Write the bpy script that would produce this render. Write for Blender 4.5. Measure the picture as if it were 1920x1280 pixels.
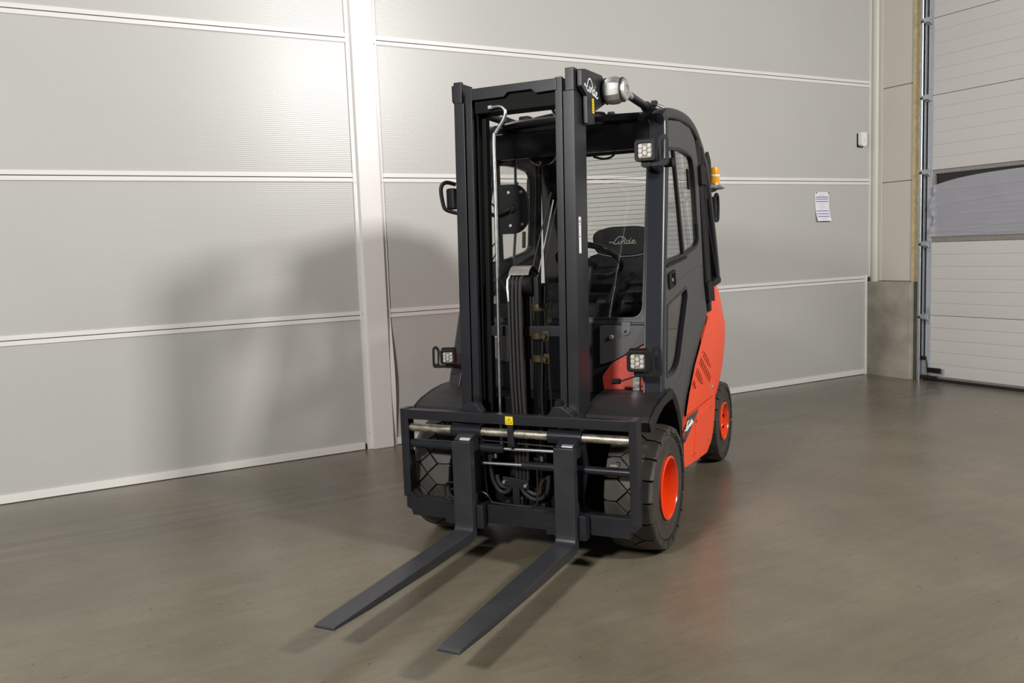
import bpy, bmesh, math, random
from mathutils import Vector, Matrix
random.seed(7)
for o in list(bpy.data.objects): bpy.data.objects.remove(o)
SC = bpy.context.scene
COL = SC.collection

# ------------------------------------------------------------------ camera
CAM_POS = Vector((1.66977, -3.42370, 1.40964))
YAW, PITCH, ROLL, FPX = 25.7267, -6.0488, -2.1684, 1612.32
def cam_axes():
    y, p, r = (math.radians(a) for a in (YAW, PITCH, ROLL))
    f = Vector((-math.sin(y)*math.cos(p), math.cos(y)*math.cos(p), math.sin(p)))
    rt = Vector((math.cos(y), math.sin(y), 0)); up = rt.cross(f)
    c, s = math.cos(r), math.sin(r)
    return c*rt + s*up, -s*rt + c*up, f
cam = bpy.data.cameras.new('camera'); cam.sensor_width = 36; cam.lens = FPX*36/1920
cam.clip_start = 0.05; cam.clip_end = 100
camo = bpy.data.objects.new('camera', cam); COL.objects.link(camo)
_r, _u, _f = cam_axes()
camo.matrix_world = Matrix(((_r.x, _u.x, -_f.x, CAM_POS.x), (_r.y, _u.y, -_f.y, CAM_POS.y), (_r.z, _u.z, -_f.z, CAM_POS.z), (0, 0, 0, 1)))
SC.camera = camo

# ------------------------------------------------------------------ world and lights
w = bpy.data.worlds.new('hall_ambient'); SC.world = w; w.use_nodes = True
w.node_tree.nodes['Background'].inputs[0].default_value = (0.93, 0.96, 1.0, 1)
w.node_tree.nodes['Background'].inputs[1].default_value = 0.05
def area(name, loc, target, size, power, color=(1, 0.96, 0.9), size_y=None):
    l = bpy.data.lights.new(name, 'AREA'); l.energy = power; l.color = color
    l.shape = 'RECTANGLE' if size_y else 'SQUARE'; l.size = size
    if size_y: l.size_y = size_y
    o = bpy.data.objects.new(name, l); COL.objects.link(o); o.location = loc
    o.rotation_euler = (Vector(target) - Vector(loc)).to_track_quat('-Z', 'Y').to_euler()
    return o
area('studio_light', (-0.35, -5.2, 3.3), (-0.1, 0.6, 1.1), 0.55, 312, (1, 0.98, 0.95))
area('studio_light', (5.7, -0.85, 4.3), (-0.3, 2.8, 1.2), 0.75, 425, (1, 0.98, 0.955))
area('hall_lamp', (-1.3, 0.9, 4.1), (-1.3, 0.9, 0), 1.2, 16, (1, 0.99, 0.97), 0.5)
SC.view_settings.view_transform = 'Standard'; SC.view_settings.look = 'None'
SC.view_settings.exposure = 0.0; SC.view_settings.gamma = 1.0
SC.view_settings.use_curve_mapping = False

# ------------------------------------------------------------------ materials
def mat(name, col, rough=0.5, metal=0.0, var=0.0, vscale=8.0, bump=0.0, bscale=200.0, coat=0.0, rvar=0.0, spec=0.5, stretch=None):
    m = bpy.data.materials.new(name); m.use_nodes = True
    nt = m.node_tree; b = nt.nodes['Principled BSDF']
    b.inputs['Base Color'].default_value = (*col, 1); b.inputs['Roughness'].default_value = rough
    b.inputs['Metallic'].default_value = metal; b.inputs['Coat Weight'].default_value = coat
    b.inputs['Specular IOR Level'].default_value = spec
    tc = nt.nodes.new('ShaderNodeTexCoord'); src = tc.outputs['Object']
    if stretch:
        mp = nt.nodes.new('ShaderNodeMapping'); mp.inputs['Scale'].default_value = stretch
        nt.links.new(src, mp.inputs[0]); src = mp.outputs[0]
    if var or rvar:
        n = nt.nodes.new('ShaderNodeTexNoise'); n.inputs['Scale'].default_value = vscale; n.inputs['Detail'].default_value = 6
        nt.links.new(src, n.inputs['Vector'])
        if var:
            r = nt.nodes.new('ShaderNodeValToRGB')
            r.color_ramp.elements[0].position = 0.3; r.color_ramp.elements[1].position = 0.7
            r.color_ramp.elements[0].color = (*[max(c*(1-var), 0) for c in col], 1)
            r.color_ramp.elements[1].color = (*[min(c*(1+var), 1) for c in col], 1)
            nt.links.new(n.outputs['Fac'], r.inputs[0]); nt.links.new(r.outputs[0], b.inputs['Base Color'])
        if rvar:
            mr = nt.nodes.new('ShaderNodeMapRange'); mr.inputs['To Min'].default_value = max(rough-rvar, 0.02); mr.inputs['To Max'].default_value = rough+rvar
            nt.links.new(n.outputs['Fac'], mr.inputs['Value']); nt.links.new(mr.outputs[0], b.inputs['Roughness'])
    if bump:
        n2 = nt.nodes.new('ShaderNodeTexNoise'); n2.inputs['Scale'].default_value = bscale; n2.inputs['Detail'].default_value = 3
        bp = nt.nodes.new('ShaderNodeBump'); bp.inputs['Strength'].default_value = bump; bp.inputs['Distance'].default_value = 0.001
        nt.links.new(src, n2.inputs['Vector']); nt.links.new(n2.outputs['Fac'], bp.inputs['Height']); nt.links.new(bp.outputs[0], b.inputs['Normal'])
    return m
M = {}
M['paint'] = mat('anthracite_paint', (0.0155, 0.016, 0.0195), 0.36, 0, 0.06, 6, 0.06, 500, rvar=0.05, spec=0.38)
M['fork'] = mat('fork_steel_paint', (0.026, 0.027, 0.031), 0.34, 0, 0.12, 9, 0.05, 300, rvar=0.07)
M['pillar'] = mat('anthracite_gloss', (0.016, 0.017, 0.022), 0.3, 0, 0.05, 6, 0.03, 500, spec=0.4)
M['door'] = mat('anthracite_panel', (0.062, 0.061, 0.061), 0.5, 0, 0.05, 5, 0.08, 700)
M['plastic'] = mat('black_plastic', (0.009, 0.009, 0.009), 0.5, 0, 0.1, 10, 0.12, 900, spec=0.2)
M['fender'] = mat('fender_plastic', (0.013, 0.0125, 0.012), 0.55, 0, 0.08, 8, 0.35, 1100, spec=0.4)
M['black'] = mat('matte_black', (0.003, 0.003, 0.003), 0.6, 0, 0.1, 10, spec=0.15)
M['gloss'] = mat('gloss_black', (0.005, 0.005, 0.006), 0.2, 0, 0.1, 10, spec=0.4)
M['rubber'] = mat('tyre_rubber', (0.044, 0.038, 0.032), 0.55, 0, 0.2, 14, 0.25, 300, rvar=0.1)
M['seal'] = mat('rubber_seal', (0.008, 0.008, 0.008), 0.45, 0, 0.1, 20)
M['hose'] = mat('hose_rubber', (0.013, 0.012, 0.011), 0.55, 0, 0.15, 30, 0.2, 900)
M['red'] = mat('orange_red_paint', (0.93, 0.085, 0.026), 0.36, 0, 0.03, 4, 0.03, 700, coat=0.0, spec=0.4)
M['chassisred'] = mat('textured_red_paint', (0.46, 0.045, 0.028), 0.5, 0, 0.12, 60, 0.5, 260)
M['rim'] = mat('rim_orange_paint', (0.85, 0.06, 0.008), 0.22, 0, 0.04, 12, coat=0.4)
M['chrome'] = mat('chrome', (0.80, 0.80, 0.81), 0.3, 1, 0.04, 30)
M['zinc'] = mat('zinc_pipe', (0.62, 0.64, 0.63), 0.3, 1, 0.1, 30, rvar=0.08)
M['shaft'] = mat('raw_steel_shaft', (0.42, 0.38, 0.32), 0.42, 0.85, 0.45, 45, 0.6, 240, rvar=0.12, stretch=(0.5, 1, 1))
M['alu'] = mat('cast_aluminium', (0.66, 0.65, 0.64), 0.45, 0.9, 0.1, 40, rvar=0.08)
M['greyplate'] = mat('grey_plate', (0.33, 0.31, 0.29), 0.45, 0.6, 0.1, 30)
M['brass'] = mat('yellow_zinc', (0.055, 0.036, 0.016), 0.5, 0.5, 0.25, 40)
M['white'] = mat('white_print', (0.80, 0.80, 0.79), 0.45, 0, 0.03, 20)
M['silverprint'] = mat('grey_print', (0.25, 0.23, 0.20), 0.45, 0.2, 0.05, 20)
M['yellow'] = mat('yellow_sticker', (0.85, 0.62, 0.01), 0.45, 0, 0.03, 20)
M['amber'] = mat('amber_lens', (0.85, 0.36, 0.01), 0.2, 0, 0.1, 60, coat=0.5)
M['led'] = mat('led_reflector', (0.50, 0.46, 0.41), 0.45, 0.0, 0.3, 160)
M['ledlens'] = mat('led_bowl', (0.26, 0.235, 0.20), 0.5, 0.0, 0.4, 120)
M['seat'] = mat('seat_vinyl', (0.004, 0.004, 0.0045), 0.5, 0, 0.1, 20, 0.15, 500, spec=0.2)
def glass(name, tint=(0.93, 0.95, 0.94), refl=1.0, dirt=0.0):
    m = bpy.data.materials.new(name); m.use_nodes = True; nt = m.node_tree
    for n in list(nt.nodes):
        if n.type == 'BSDF_PRINCIPLED': nt.nodes.remove(n)
    out = [n for n in nt.nodes if n.type == 'OUTPUT_MATERIAL'][0]
    t = nt.nodes.new('ShaderNodeBsdfTransparent'); t.inputs[0].default_value = (*tint, 1)
    g = nt.nodes.new('ShaderNodeBsdfGlossy'); g.inputs['Roughness'].default_value = 0.02
    lw = nt.nodes.new('ShaderNodeLayerWeight'); lw.inputs['Blend'].default_value = 0.5
    pw = nt.nodes.new('ShaderNodeMath'); pw.operation = 'POWER'; pw.inputs[1].default_value = 5; nt.links.new(lw.outputs['Facing'], pw.inputs[0])
    fr = nt.nodes.new('ShaderNodeMath'); fr.operation = 'MULTIPLY_ADD'; fr.inputs[1].default_value = 0.9; fr.inputs[2].default_value = 0.03; nt.links.new(pw.outputs[0], fr.inputs[0])
    mx = nt.nodes.new('ShaderNodeMixShader')
    mu = nt.nodes.new('ShaderNodeMath'); mu.operation = 'MULTIPLY'; mu.inputs[1].default_value = refl
    nt.links.new(fr.outputs[0], mu.inputs[0]); nt.links.new(mu.outputs[0], mx.inputs[0])
    nt.links.new(t.outputs[0], mx.inputs[1]); nt.links.new(g.outputs[0], mx.inputs[2])
    res = mx
    if dirt:
        df = nt.nodes.new('ShaderNodeBsdfDiffuse'); df.inputs[0].default_value = (0.6, 0.62, 0.68, 1)
        tc = nt.nodes.new('ShaderNodeTexCoord'); n = nt.nodes.new('ShaderNodeTexNoise'); n.inputs['Scale'].default_value = 7; n.inputs['Detail'].default_value = 9; n.inputs['Roughness'].default_value = 0.7
        mr = nt.nodes.new('ShaderNodeMapRange'); mr.inputs['From Min'].default_value = 0.5; mr.inputs['From Max'].default_value = 0.8; mr.inputs['To Max'].default_value = dirt
        nt.links.new(tc.outputs['Object'], n.inputs['Vector']); nt.links.new(n.outputs['Fac'], mr.inputs['Value'])
        m2 = nt.nodes.new('ShaderNodeMixShader'); nt.links.new(mr.outputs[0], m2.inputs[0]); nt.links.new(mx.outputs[0], m2.inputs[1]); nt.links.new(df.outputs[0], m2.inputs[2]); res = m2
    nt.links.new(res.outputs[0], out.inputs[0])
    return m
M['glass'] = glass('cab_glass', (0.965, 0.97, 0.965))
M['windscreen'] = glass('windscreen_glass', (0.97, 0.975, 0.97), 1.0, 0.012)
M['darkglass'] = glass('tinted_glass', (0.80, 0.81, 0.79), 1.3)

def wallmat(name, col, lines, strength, rough=0.45, axis='Z'):
    m = mat(name, col, rough, 0, 0.02, 1.5)
    nt = m.node_tree; b = nt.nodes['Principled BSDF']
    tc = nt.nodes.new('ShaderNodeTexCoord'); mp = nt.nodes.new('ShaderNodeMapping')
    nt.links.new(tc.outputs['Object'], mp.inputs[0])
    wv = nt.nodes.new('ShaderNodeTexWave'); wv.bands_direction = axis; wv.inputs['Scale'].default_value = lines; wv.inputs['Distortion'].default_value = 1.2; wv.inputs['Detail'].default_value = 2; wv.inputs['Detail Scale'].default_value = 4
    nz = nt.nodes.new('ShaderNodeTexNoise'); nz.inputs['Scale'].default_value = 90; nz.inputs['Detail'].default_value = 3
    ad = nt.nodes.new('ShaderNodeMath'); ad.operation = 'ADD'
    bp = nt.nodes.new('ShaderNodeBump'); bp.inputs['Strength'].default_value = strength; bp.inputs['Distance'].default_value = 0.002
    nt.links.new(mp.outputs[0], wv.inputs['Vector']); nt.links.new(mp.outputs[0], nz.inputs['Vector'])
    nt.links.new(wv.outputs['Fac'], ad.inputs[0]); nt.links.new(nz.outputs['Fac'], ad.inputs[1])
    nt.links.new(ad.outputs[0], bp.inputs['Height']); nt.links.new(bp.outputs[0], b.inputs['Normal'])
    return m
M['wall'] = wallmat('grey_wall_panel', (0.480, 0.476, 0.450), 24, 0.12, 0.31)
M['trim'] = mat('white_steel_trim', (0.74, 0.72, 0.69), 0.32, 0, 0.02, 3)
M['upper'] = wallmat('sandwich_panel', (0.58, 0.56, 0.49), 2.2, 0.1, 0.45)
M['doorpanel'] = wallmat('door_panel_coating', (0.60, 0.585, 0.56), 60, 0.12, 0.42)
M['foam'] = mat('yellow_foam', (0.55, 0.45, 0.25), 0.9, 0, 0.15, 20, 0.6, 60)
M['galv'] = mat('galvanised_steel', (0.52, 0.55, 0.58), 0.38, 0.8, 0.12, 40, rvar=0.08)
M['edge'] = mat('blue_grey_edge', (0.45, 0.47, 0.51), 0.45, 0.2, 0.03, 8)
M['concrete'] = mat('cast_concrete', (0.34, 0.315, 0.26), 0.85, 0, 0.28, 3.5, 0.7, 60)
M['film'] = mat('plastic_film', (0.66, 0.66, 0.72), 0.3, 0, 0.03, 6, 0, 10)
M['paper'] = mat('paper', (0.80, 0.80, 0.84), 0.7, 0, 0.02, 30)
M['ink'] = mat('blue_ink', (0.09, 0.11, 0.35), 0.7, 0, 0.05, 60)
M['inkgrey'] = mat('grey_ink', (0.5, 0.5, 0.55), 0.7, 0, 0.05, 60)
def floormat():
    m = bpy.data.materials.new('polished_concrete_floor'); m.use_nodes = True; nt = m.node_tree; b = nt.nodes['Principled BSDF']
    L = nt.links.new; N = nt.nodes.new
    tc = N('ShaderNodeTexCoord')
    def noise(scale, detail, rough, st=(1, 1, 1), rot=0):
        mp = N('ShaderNodeMapping'); mp.inputs['Scale'].default_value = st; mp.inputs['Rotation'].default_value = (0, 0, rot)
        n = N('ShaderNodeTexNoise'); n.inputs['Scale'].default_value = scale; n.inputs['Detail'].default_value = detail; n.inputs['Roughness'].default_value = rough
        L(tc.outputs['Object'], mp.inputs[0]); L(mp.outputs[0], n.inputs['Vector']); return n
    a = noise(1.1, 8, 0.62); c = noise(3.0, 6, 0.6, (0.35, 3.0, 1)); e = noise(9, 6, 0.65, (0.25, 2.6, 1), 0.5); g = noise(60, 4, 0.7); sp = noise(28, 2, 0.5)
    def ramp(n, p0, c0, p1, c1):
        r = N('ShaderNodeValToRGB'); r.color_ramp.elements[0].position = p0; r.color_ramp.elements[1].position = p1
        r.color_ramp.elements[0].color = (*c0, 1); r.color_ramp.elements[1].color = (*c1, 1); L(n.outputs['Fac'], r.inputs[0]); return r
    base = ramp(a, 0.32, (0.118, 0.100, 0.069), 0.68, (0.178, 0.153, 0.109))
    def mul(x, n, lo, hi, p0=0.3, p1=0.7):
        r = ramp(n, p0, (lo, lo, lo), p1, (hi, hi, hi)); mx = N('ShaderNodeMix'); mx.data_type = 'RGBA'; mx.blend_type = 'MULTIPLY'; mx.inputs['Factor'].default_value = 1
        L(x, mx.inputs[6]); L(r.outputs[0], mx.inputs[7]); return mx.outputs[2]
    col = mul(base.outputs[0], c, 0.94, 1.03); col = mul(col, e, 0.94, 1.03, 0.34, 0.58); col = mul(col, g, 0.92, 1.06); col = mul(col, sp, 0.55, 1.0, 0.24, 0.30)
    # scuffed traffic lane along the wall: darker streaks at local y near 1.6
    sx = N('ShaderNodeSeparateXYZ'); L(tc.outputs['Object'], sx.inputs[0])
    lane = N('ShaderNodeMapRange'); lane.interpolation_type = 'SMOOTHSTEP'
    d1 = N('ShaderNodeMath'); d1.operation = 'SUBTRACT'; d1.inputs[1].default_value = 1.62; L(sx.outputs['Y'], d1.inputs[0])
    d2 = N('ShaderNodeMath'); d2.operation = 'ABSOLUTE'; L(d1.outputs[0], d2.inputs[0])
    lane.inputs['From Min'].default_value = 0.55; lane.inputs['From Max'].default_value = 0.1; lane.inputs['To Min'].default_value = 0; lane.inputs['To Max'].default_value = 1
    L(d2.outputs[0], lane.inputs['Value'])
    st = noise(4, 8, 0.7, (0.14, 3.2, 1), 0.03); sr = N('ShaderNodeMapRange'); sr.inputs['From Min'].default_value = 0.42; sr.inputs['From Max'].default_value = 0.57; L(st.outputs['Fac'], sr.inputs['Value'])
    pm = N('ShaderNodeMath'); pm.operation = 'MULTIPLY'; L(lane.outputs[0], pm.inputs[0]); L(sr.outputs[0], pm.inputs[1])
    pk = N('ShaderNodeMath'); pk.operation = 'MULTIPLY'; pk.inputs[1].default_value = 0.52; L(pm.outputs[0], pk.inputs[0])
    mx = N('ShaderNodeMix'); mx.data_type = 'RGBA'; L(pk.outputs[0], mx.inputs['Factor']); L(col, mx.inputs[6]); mx.inputs[7].default_value = (0.085, 0.075, 0.072, 1)
    L(mx.outputs[2], b.inputs['Base Color'])
    rr = N('ShaderNodeMapRange'); rr.inputs['To Min'].default_value = 0.20; rr.inputs['To Max'].default_value = 0.34; L(c.outputs['Fac'], rr.inputs['Value']); L(rr.outputs[0], b.inputs['Roughness'])
    b.inputs['Specular IOR Level'].default_value = 0.5
    bp = N('ShaderNodeBump'); bp.inputs['Strength'].default_value = 0.06; bp.inputs['Distance'].default_value = 0.004; L(g.outputs['Fac'], bp.inputs['Height']); L(bp.outputs[0], b.inputs['Normal'])
    return m
M['floor'] = floormat()

# ------------------------------------------------------------------ mesh helpers
def finish(name, bm, m, parent=None, mw=None, smooth=True, ang=32, props=None):
    bmesh.ops.recalc_face_normals(bm, faces=bm.faces)
    if smooth:
        for f in bm.faces: f.smooth = True
        lim = math.radians(ang)
        for e in bm.edges:
            if len(e.link_faces) == 2: e.smooth = e.calc_face_angle(0) < lim
    me = bpy.data.meshes.new(name); bm.to_mesh(me); bm.free()
    me.materials.append(M[m])
    o = bpy.data.objects.new(name, me); COL.objects.link(o)
    if mw is not None and parent is None: o.matrix_world = mw
    elif mw is not None: o.matrix_local = mw
    if parent is not None: o.parent = parent
    if smooth: o.modifiers.new('weighted_normals', 'WEIGHTED_NORMAL').keep_sharp = True
    if props:
        for k, v in props.items(): o[k] = v
    return o
def mapverts(bm, f):
    if f:
        for v in bm.verts: v.co = f(v.co)
def bevel(bm, off, seg=2, ang=20):
    if off <= 0: return
    es = [e for e in bm.edges if len(e.link_faces) == 2 and e.calc_face_angle(0) > math.radians(ang)]
    bmesh.ops.bevel(bm, geom=es, offset=off, segments=seg, profile=0.5, affect='EDGES', clamp_overlap=True)
def addbox(bm, x0, x1, y0, y1, z0, z1):
    r = bmesh.ops.create_cube(bm, size=1)
    for v in r['verts']:
        v.co = Vector((x0+(v.co.x+.5)*(x1-x0), y0+(v.co.y+.5)*(y1-y0), z0+(v.co.z+.5)*(z1-z0)))
    return r['verts']
def box(name, x0, x1, y0, y1, z0, z1, m, parent=None, bev=0.004, f=None, **k):
    bm = bmesh.new(); addbox(bm, x0, x1, y0, y1, z0, z1); bevel(bm, bev); mapverts(bm, f)
    return finish(name, bm, m, parent, **k)
def ax3(axis, u, v, w):
    return Vector((w, u, v)) if axis == 'x' else Vector((u, w, v)) if axis == 'y' else Vector((u, v, w))
def addprism(bm, poly, axis, a, b):
    va = [bm.verts.new(ax3(axis, u, v, a)) for u, v in poly]; vb = [bm.verts.new(ax3(axis, u, v, b)) for u, v in poly]
    n = len(poly); bm.faces.new(va); bm.faces.new(list(reversed(vb)))
    for i in range(n): bm.faces.new((va[i], va[(i+1) % n], vb[(i+1) % n], vb[i]))
def prism(name, poly, axis, a, b, m, parent=None, bev=0.004, f=None, seg=2, **k):
    bm = bmesh.new(); addprism(bm, poly, axis, a, b); bmesh.ops.recalc_face_normals(bm, faces=bm.faces)
    bevel(bm, bev, seg); mapverts(bm, f)
    return finish(name, bm, m, parent, **k)
def rnd(poly, r, n=5):
    out = []; L = len(poly)
    for i in range(L):
        p0, p1, p2 = Vector(poly[i-1]), Vector(poly[i]), Vector(poly[(i+1) % L])
        rr = r[i] if isinstance(r, (list, tuple)) else r
        d0, d2 = (p0-p1), (p2-p1); l0, l2 = d0.length, d2.length
        q = min(rr, l0*0.48, l2*0.48)
        if q < 1e-5: out.append(tuple(p1)); continue
        a, c = p1+d0/l0*q, p1+d2/l2*q
        for j in range(n+1):
            t = j/n; out.append(tuple((1-t)**2*a + 2*t*(1-t)*p1 + t*t*c))
    return out
def sheet(name, outer, holes, axis, a, b, m, parent=None, bev=0.0, f=None, sub=0, **k):
    cu = bpy.data.curves.new('tmp', 'CURVE'); cu.dimensions = '2D'; cu.fill_mode = 'BOTH'
    cu.extrude = max((b-a)/2 - bev, 0.0002); cu.bevel_depth = bev; cu.bevel_resolution = 1; cu.offset = -bev
    for pts in [outer]+list(holes):
        s = cu.splines.new('POLY'); s.points.add(len(pts)-1); s.use_cyclic_u = True
        for q, p in zip(s.points, pts): q.co = (p[0], p[1], 0, 1)
    o = bpy.data.objects.new('tmp', cu); COL.objects.link(o)
    dg = bpy.context.evaluated_depsgraph_get(); me = bpy.data.meshes.new_from_object(o.evaluated_get(dg))
    bpy.data.objects.remove(o); bpy.data.curves.remove(cu)
    bm = bmesh.new(); bm.from_mesh(me); bpy.data.meshes.remove(me)
    bmesh.ops.remove_doubles(bm, verts=bm.verts, dist=1e-5)
    mid = (a+b)/2
    for v in bm.verts: v.co = ax3(axis, v.co.x, v.co.y, mid+v.co.z)
    if sub: bmesh.ops.triangulate(bm, faces=bm.faces)
    mapverts(bm, f)
    return finish(name, bm, m, parent, **k)
def smoothpath(pts, n=6, closed=False):
    P = [Vector(p) for p in pts]; out = []; L = len(P)
    for i in range(L if closed else L-1):
        g = lambda j: P[j % L] if closed else P[min(max(j, 0), L-1)]
        p0, p1, p2, p3 = g(i-1), g(i), g(i+1), g(i+2)
        for j in range(n):
            t = j/n
            out.append(0.5*((2*p1)+(p2-p0)*t+(2*p0-5*p1+4*p2-p3)*t*t+(3*p1-p0-3*p2+p3)*t**3))
    if not closed: out.append(P[-1])
    return out
def addtube(bm, pts, r, seg=10, closed=False, flat=None):
    P = [Vector(p) for p in pts]; L = len(P); rings = []
    T = []
    for i in range(L):
        if closed: t = P[(i+1) % L]-P[i-1]
        else: t = P[min(i+1, L-1)]-P[max(i-1, 0)]
        T.append(t.normalized())
    ref = Vector((0, 0, 1)) if abs(T[0].z) < 0.9 else Vector((1, 0, 0))
    n = (ref-ref.dot(T[0])*T[0]).normalized()
    for i in range(L):
        n = (n-n.dot(T[i])*T[i]).normalized(); b = T[i].cross(n)
        rr = r[i] if isinstance(r, (list, tuple)) else r
        ring = []
        for j in range(seg):
            a = 2*math.pi*j/seg; d = n*math.cos(a)*rr + b*math.sin(a)*rr
            if flat is not None: d = d - flat*d.dot(flat)*0.75
            ring.append(bm.verts.new(P[i]+d))
        rings.append(ring)
    for i in range(L if closed else L-1):
        A, B = rings[i], rings[(i+1) % L]
        for j in range(seg): bm.faces.new((A[j], A[(j+1) % seg], B[(j+1) % seg], B[j]))
    if not closed:
        bm.faces.new(list(reversed(rings[0]))); bm.faces.new(rings[-1])
def tube(name, pts, r, m, parent=None, seg=10, sm=0, closed=False, f=None, **k):
    if sm: pts = smoothpath(pts, sm, closed)
    bm = bmesh.new(); addtube(bm, pts, r, seg, closed); mapverts(bm, f)
    return finish(name, bm, m, parent, **k)
def addlathe(bm, prof, seg=32, o=(0, 0, 0), axis='x'):
    O = Vector(o); rings = []
    for r, h in prof:
        ring = []
        for j in range(seg):
            a = 2*math.pi*j/seg; c, s = r*math.cos(a), r*math.sin(a)
            ring.append(bm.verts.new(O + (Vector((h, c, s)) if axis == 'x' else Vector((c, h, s)) if axis == 'y' else Vector((c, s, h)))))
        rings.append(ring)
    for A, B in zip(rings, rings[1:]):
        for j in range(seg): bm.faces.new((A[j], A[(j+1) % seg], B[(j+1) % seg], B[j]))
    if prof[0][0] > 1e-6: bm.faces.new(list(reversed(rings[0])))
    if prof[-1][0] > 1e-6: bm.faces.new(rings[-1])
def lathe(name, prof, m, parent=None, seg=32, o=(0, 0, 0), axis='x', f=None, **k):
    bm = bmesh.new(); addlathe(bm, prof, seg, o, axis)
    bmesh.ops.remove_doubles(bm, verts=bm.verts, dist=1e-6); mapverts(bm, f)
    return finish(name, bm, m, parent, **k)
def cyl(name, p, q, r, m, parent=None, seg=16, f=None, **k):
    bm = bmesh.new(); addtube(bm, [p, q], r, seg); bevel(bm, r*0.12, 1, 60); mapverts(bm, f)
    return finish(name, bm, m, parent, **k)
def tag(o, label, cat=None, group=None, kind=None):
    o['label'] = label
    if cat: o['category'] = cat
    if group: o['group'] = group
    if kind: o['kind'] = kind
    return o
SCRIPT = [  # strokes of the script wordmark, x to the right, y up
    [(0.0, .42), (-.12, .62), (.05, .74), (.35, .55), (.62, .2), (.95, .12), (1.2, .35)],
    [(.45, .3), (.7, .85), (.95, 1.45), (1.25, 1.9), (1.65, 2.05), (2.05, 1.85), (2.3, 1.4), (2.4, 1.1)],
    [(1.2, .35), (1.38, .95), (1.3, .55), (1.3, .2), (1.5, .18), (1.72, .5)],
    [(1.72, .98), (1.66, .5), (1.62, .12), (1.78, .62), (2.05, .98), (2.2, .85), (2.12, .4), (2.2, .14), (2.42, .22)],
    [(2.95, .85), (2.72, .98), (2.48, .7), (2.46, .3), (2.62, .12), (2.85, .35), (3.02, .95), (3.2, 1.6), (3.0, .8), (2.98, .3), (3.08, .12), (3.3, .3)],
    [(3.3, .45), (3.62, .62), (3.74, .88), (3.6, 1.0), (3.38, .8), (3.32, .4), (3.48, .14), (3.75, .16), (4.0, .42)],
]
def script(name, fn, r, m, parent, flat):
    bm = bmesh.new()
    for s in SCRIPT:
        pts = smoothpath([Vector((x, y, 0)) for x, y in s], 5)
        addtube(bm, [fn(p.x, p.y) for p in pts], r, 6, flat=flat)
    return finish(name, bm, m, parent)

# ================================================================== THE SETTING
ROOM = Matrix.Rotation(math.radians(54.6709), 4, 'Z')      # local x runs along the panel wall, local y into it
WY, DX = 2.608, 5.6956                                      # wall plane and door plane
def R(o): o.matrix_world = ROOM; return o
bm = bmesh.new(); addbox(bm, -8, 7.2, -9, 3.2, -0.1, 0)
floor = tag(R(finish('floor', bm, 'floor', smooth=False)), 'polished brown-grey concrete hall floor', kind='structure')
ROWS = [0.0, 0.984, 1.964, 2.927, 3.90, 4.86]
bm = bmesh.new(); addbox(bm, -8, 5.75, WY+0.03, WY+0.2, -0.1, 4.95)
wall = tag(R(finish('wall_left', bm, 'wall', smooth=False)), 'light grey panelled hall wall behind the forklift', kind='structure')
BAYS = [(-8, 0.222, 0.0), (0.444, 5.665, 0.0)]
def wpart(name, x0, x1, y0, y1, z0, z1, m, bev=0.002, parent=wall):
    return box(name, x0, x1, y0, y1, z0, z1, m, parent, bev)
for bi, (a, b, _) in enumerate(BAYS):
    for k in range(5):
        z0, z1 = ROWS[k]+(0.04 if k == 0 else 0.002), ROWS[k+1]-0.002
        b2 = 5.60 if (bi == 1 and k == 0) else b
        wpart('panel', a, b2, WY, WY+0.032, z0, z1, 'wall', 0.001)
        if k < 4:
            zc = ROWS[k+1]
            wpart('batten', a, b if k else 5.60 if bi else b, WY-0.008, WY+0.01, zc+0.0025, zc+0.031, 'trim', 0.002)
            wpart('batten', a, b if k else 5.60 if bi else b, WY-0.008, WY+0.01, zc-0.031, zc-0.0025, 'trim', 0.002)
for a, b in ((-8, 0.2), (0.45, 5.60)):
    bb = box('baseboard_left', a, b, WY-0.012, WY+0.01, 0.004, 0.055, 'trim', None, 0.002)
    tag(R(bb), 'white steel baseboard left of the column' if a < 0 else 'white steel baseboard between column and concrete plinth', kind='structure')
# boxed column with its two edge strips
COLX0, COLX1 = 0.252, 0.412
col = tag(R(box('trim_1', COLX0, COLX1, WY-0.045, WY+0.03, 0.0, 4.95, 'trim', None, 0.006)), 'white boxed steel column on the panel wall', kind='structure')
box('edge_strip', 0.219, COLX0+0.004, WY-0.014, WY+0.004, 0.0, 4.95, 'trim', col, 0.002)
# the far edge strip has buckled away from the wall near the floor
bm = bmesh.new(); n = 60; prev = None
for i in range(n+1):
    z = 4.95*(i/n)**2.2
    bow = 0.034*math.sin(math.pi*min(max((z-0.03)/0.92, 0), 1))**1.4
    ring = [bm.verts.new((x, y, z)) for x, y in ((COLX1-0.002, WY-0.014-bow*.7), (0.445, WY-0.014-bow), (0.445, WY-0.010-bow), (COLX1-0.002, WY-0.010-bow*.7))]
    if prev:
        for j in range(4): bm.faces.new((prev[j], prev[(j+1) % 4], ring[(j+1) % 4], ring[j]))
    prev = ring
finish('edge_strip', bm, 'trim', col)
for zz in (0.12, 1.0, 1.93, 2.9):
    for x in (0.234, 0.43):
        lathe('screw', [(0, -0.006), (0.0035, -0.004), (0.0045, 0.0)], 'galv', col, 8, (x, WY-0.014, zz), 'y')
# end trim of the panel wall, stepping out over the concrete plinth
t2 = tag(R(box('trim_2', 5.665, 5.735, WY-0.02, WY+0.03, 1.0, 4.95, 'trim', None, 0.004)), 'tall white corner trim ending the panel wall', kind='structure')
tag(R(box('trim_3', 5.60, 5.638, WY-0.016, WY+0.03, 0.0, 1.025, 'trim', None, 0.003)), 'short white trim beside the concrete plinth', kind='structure')
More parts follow.
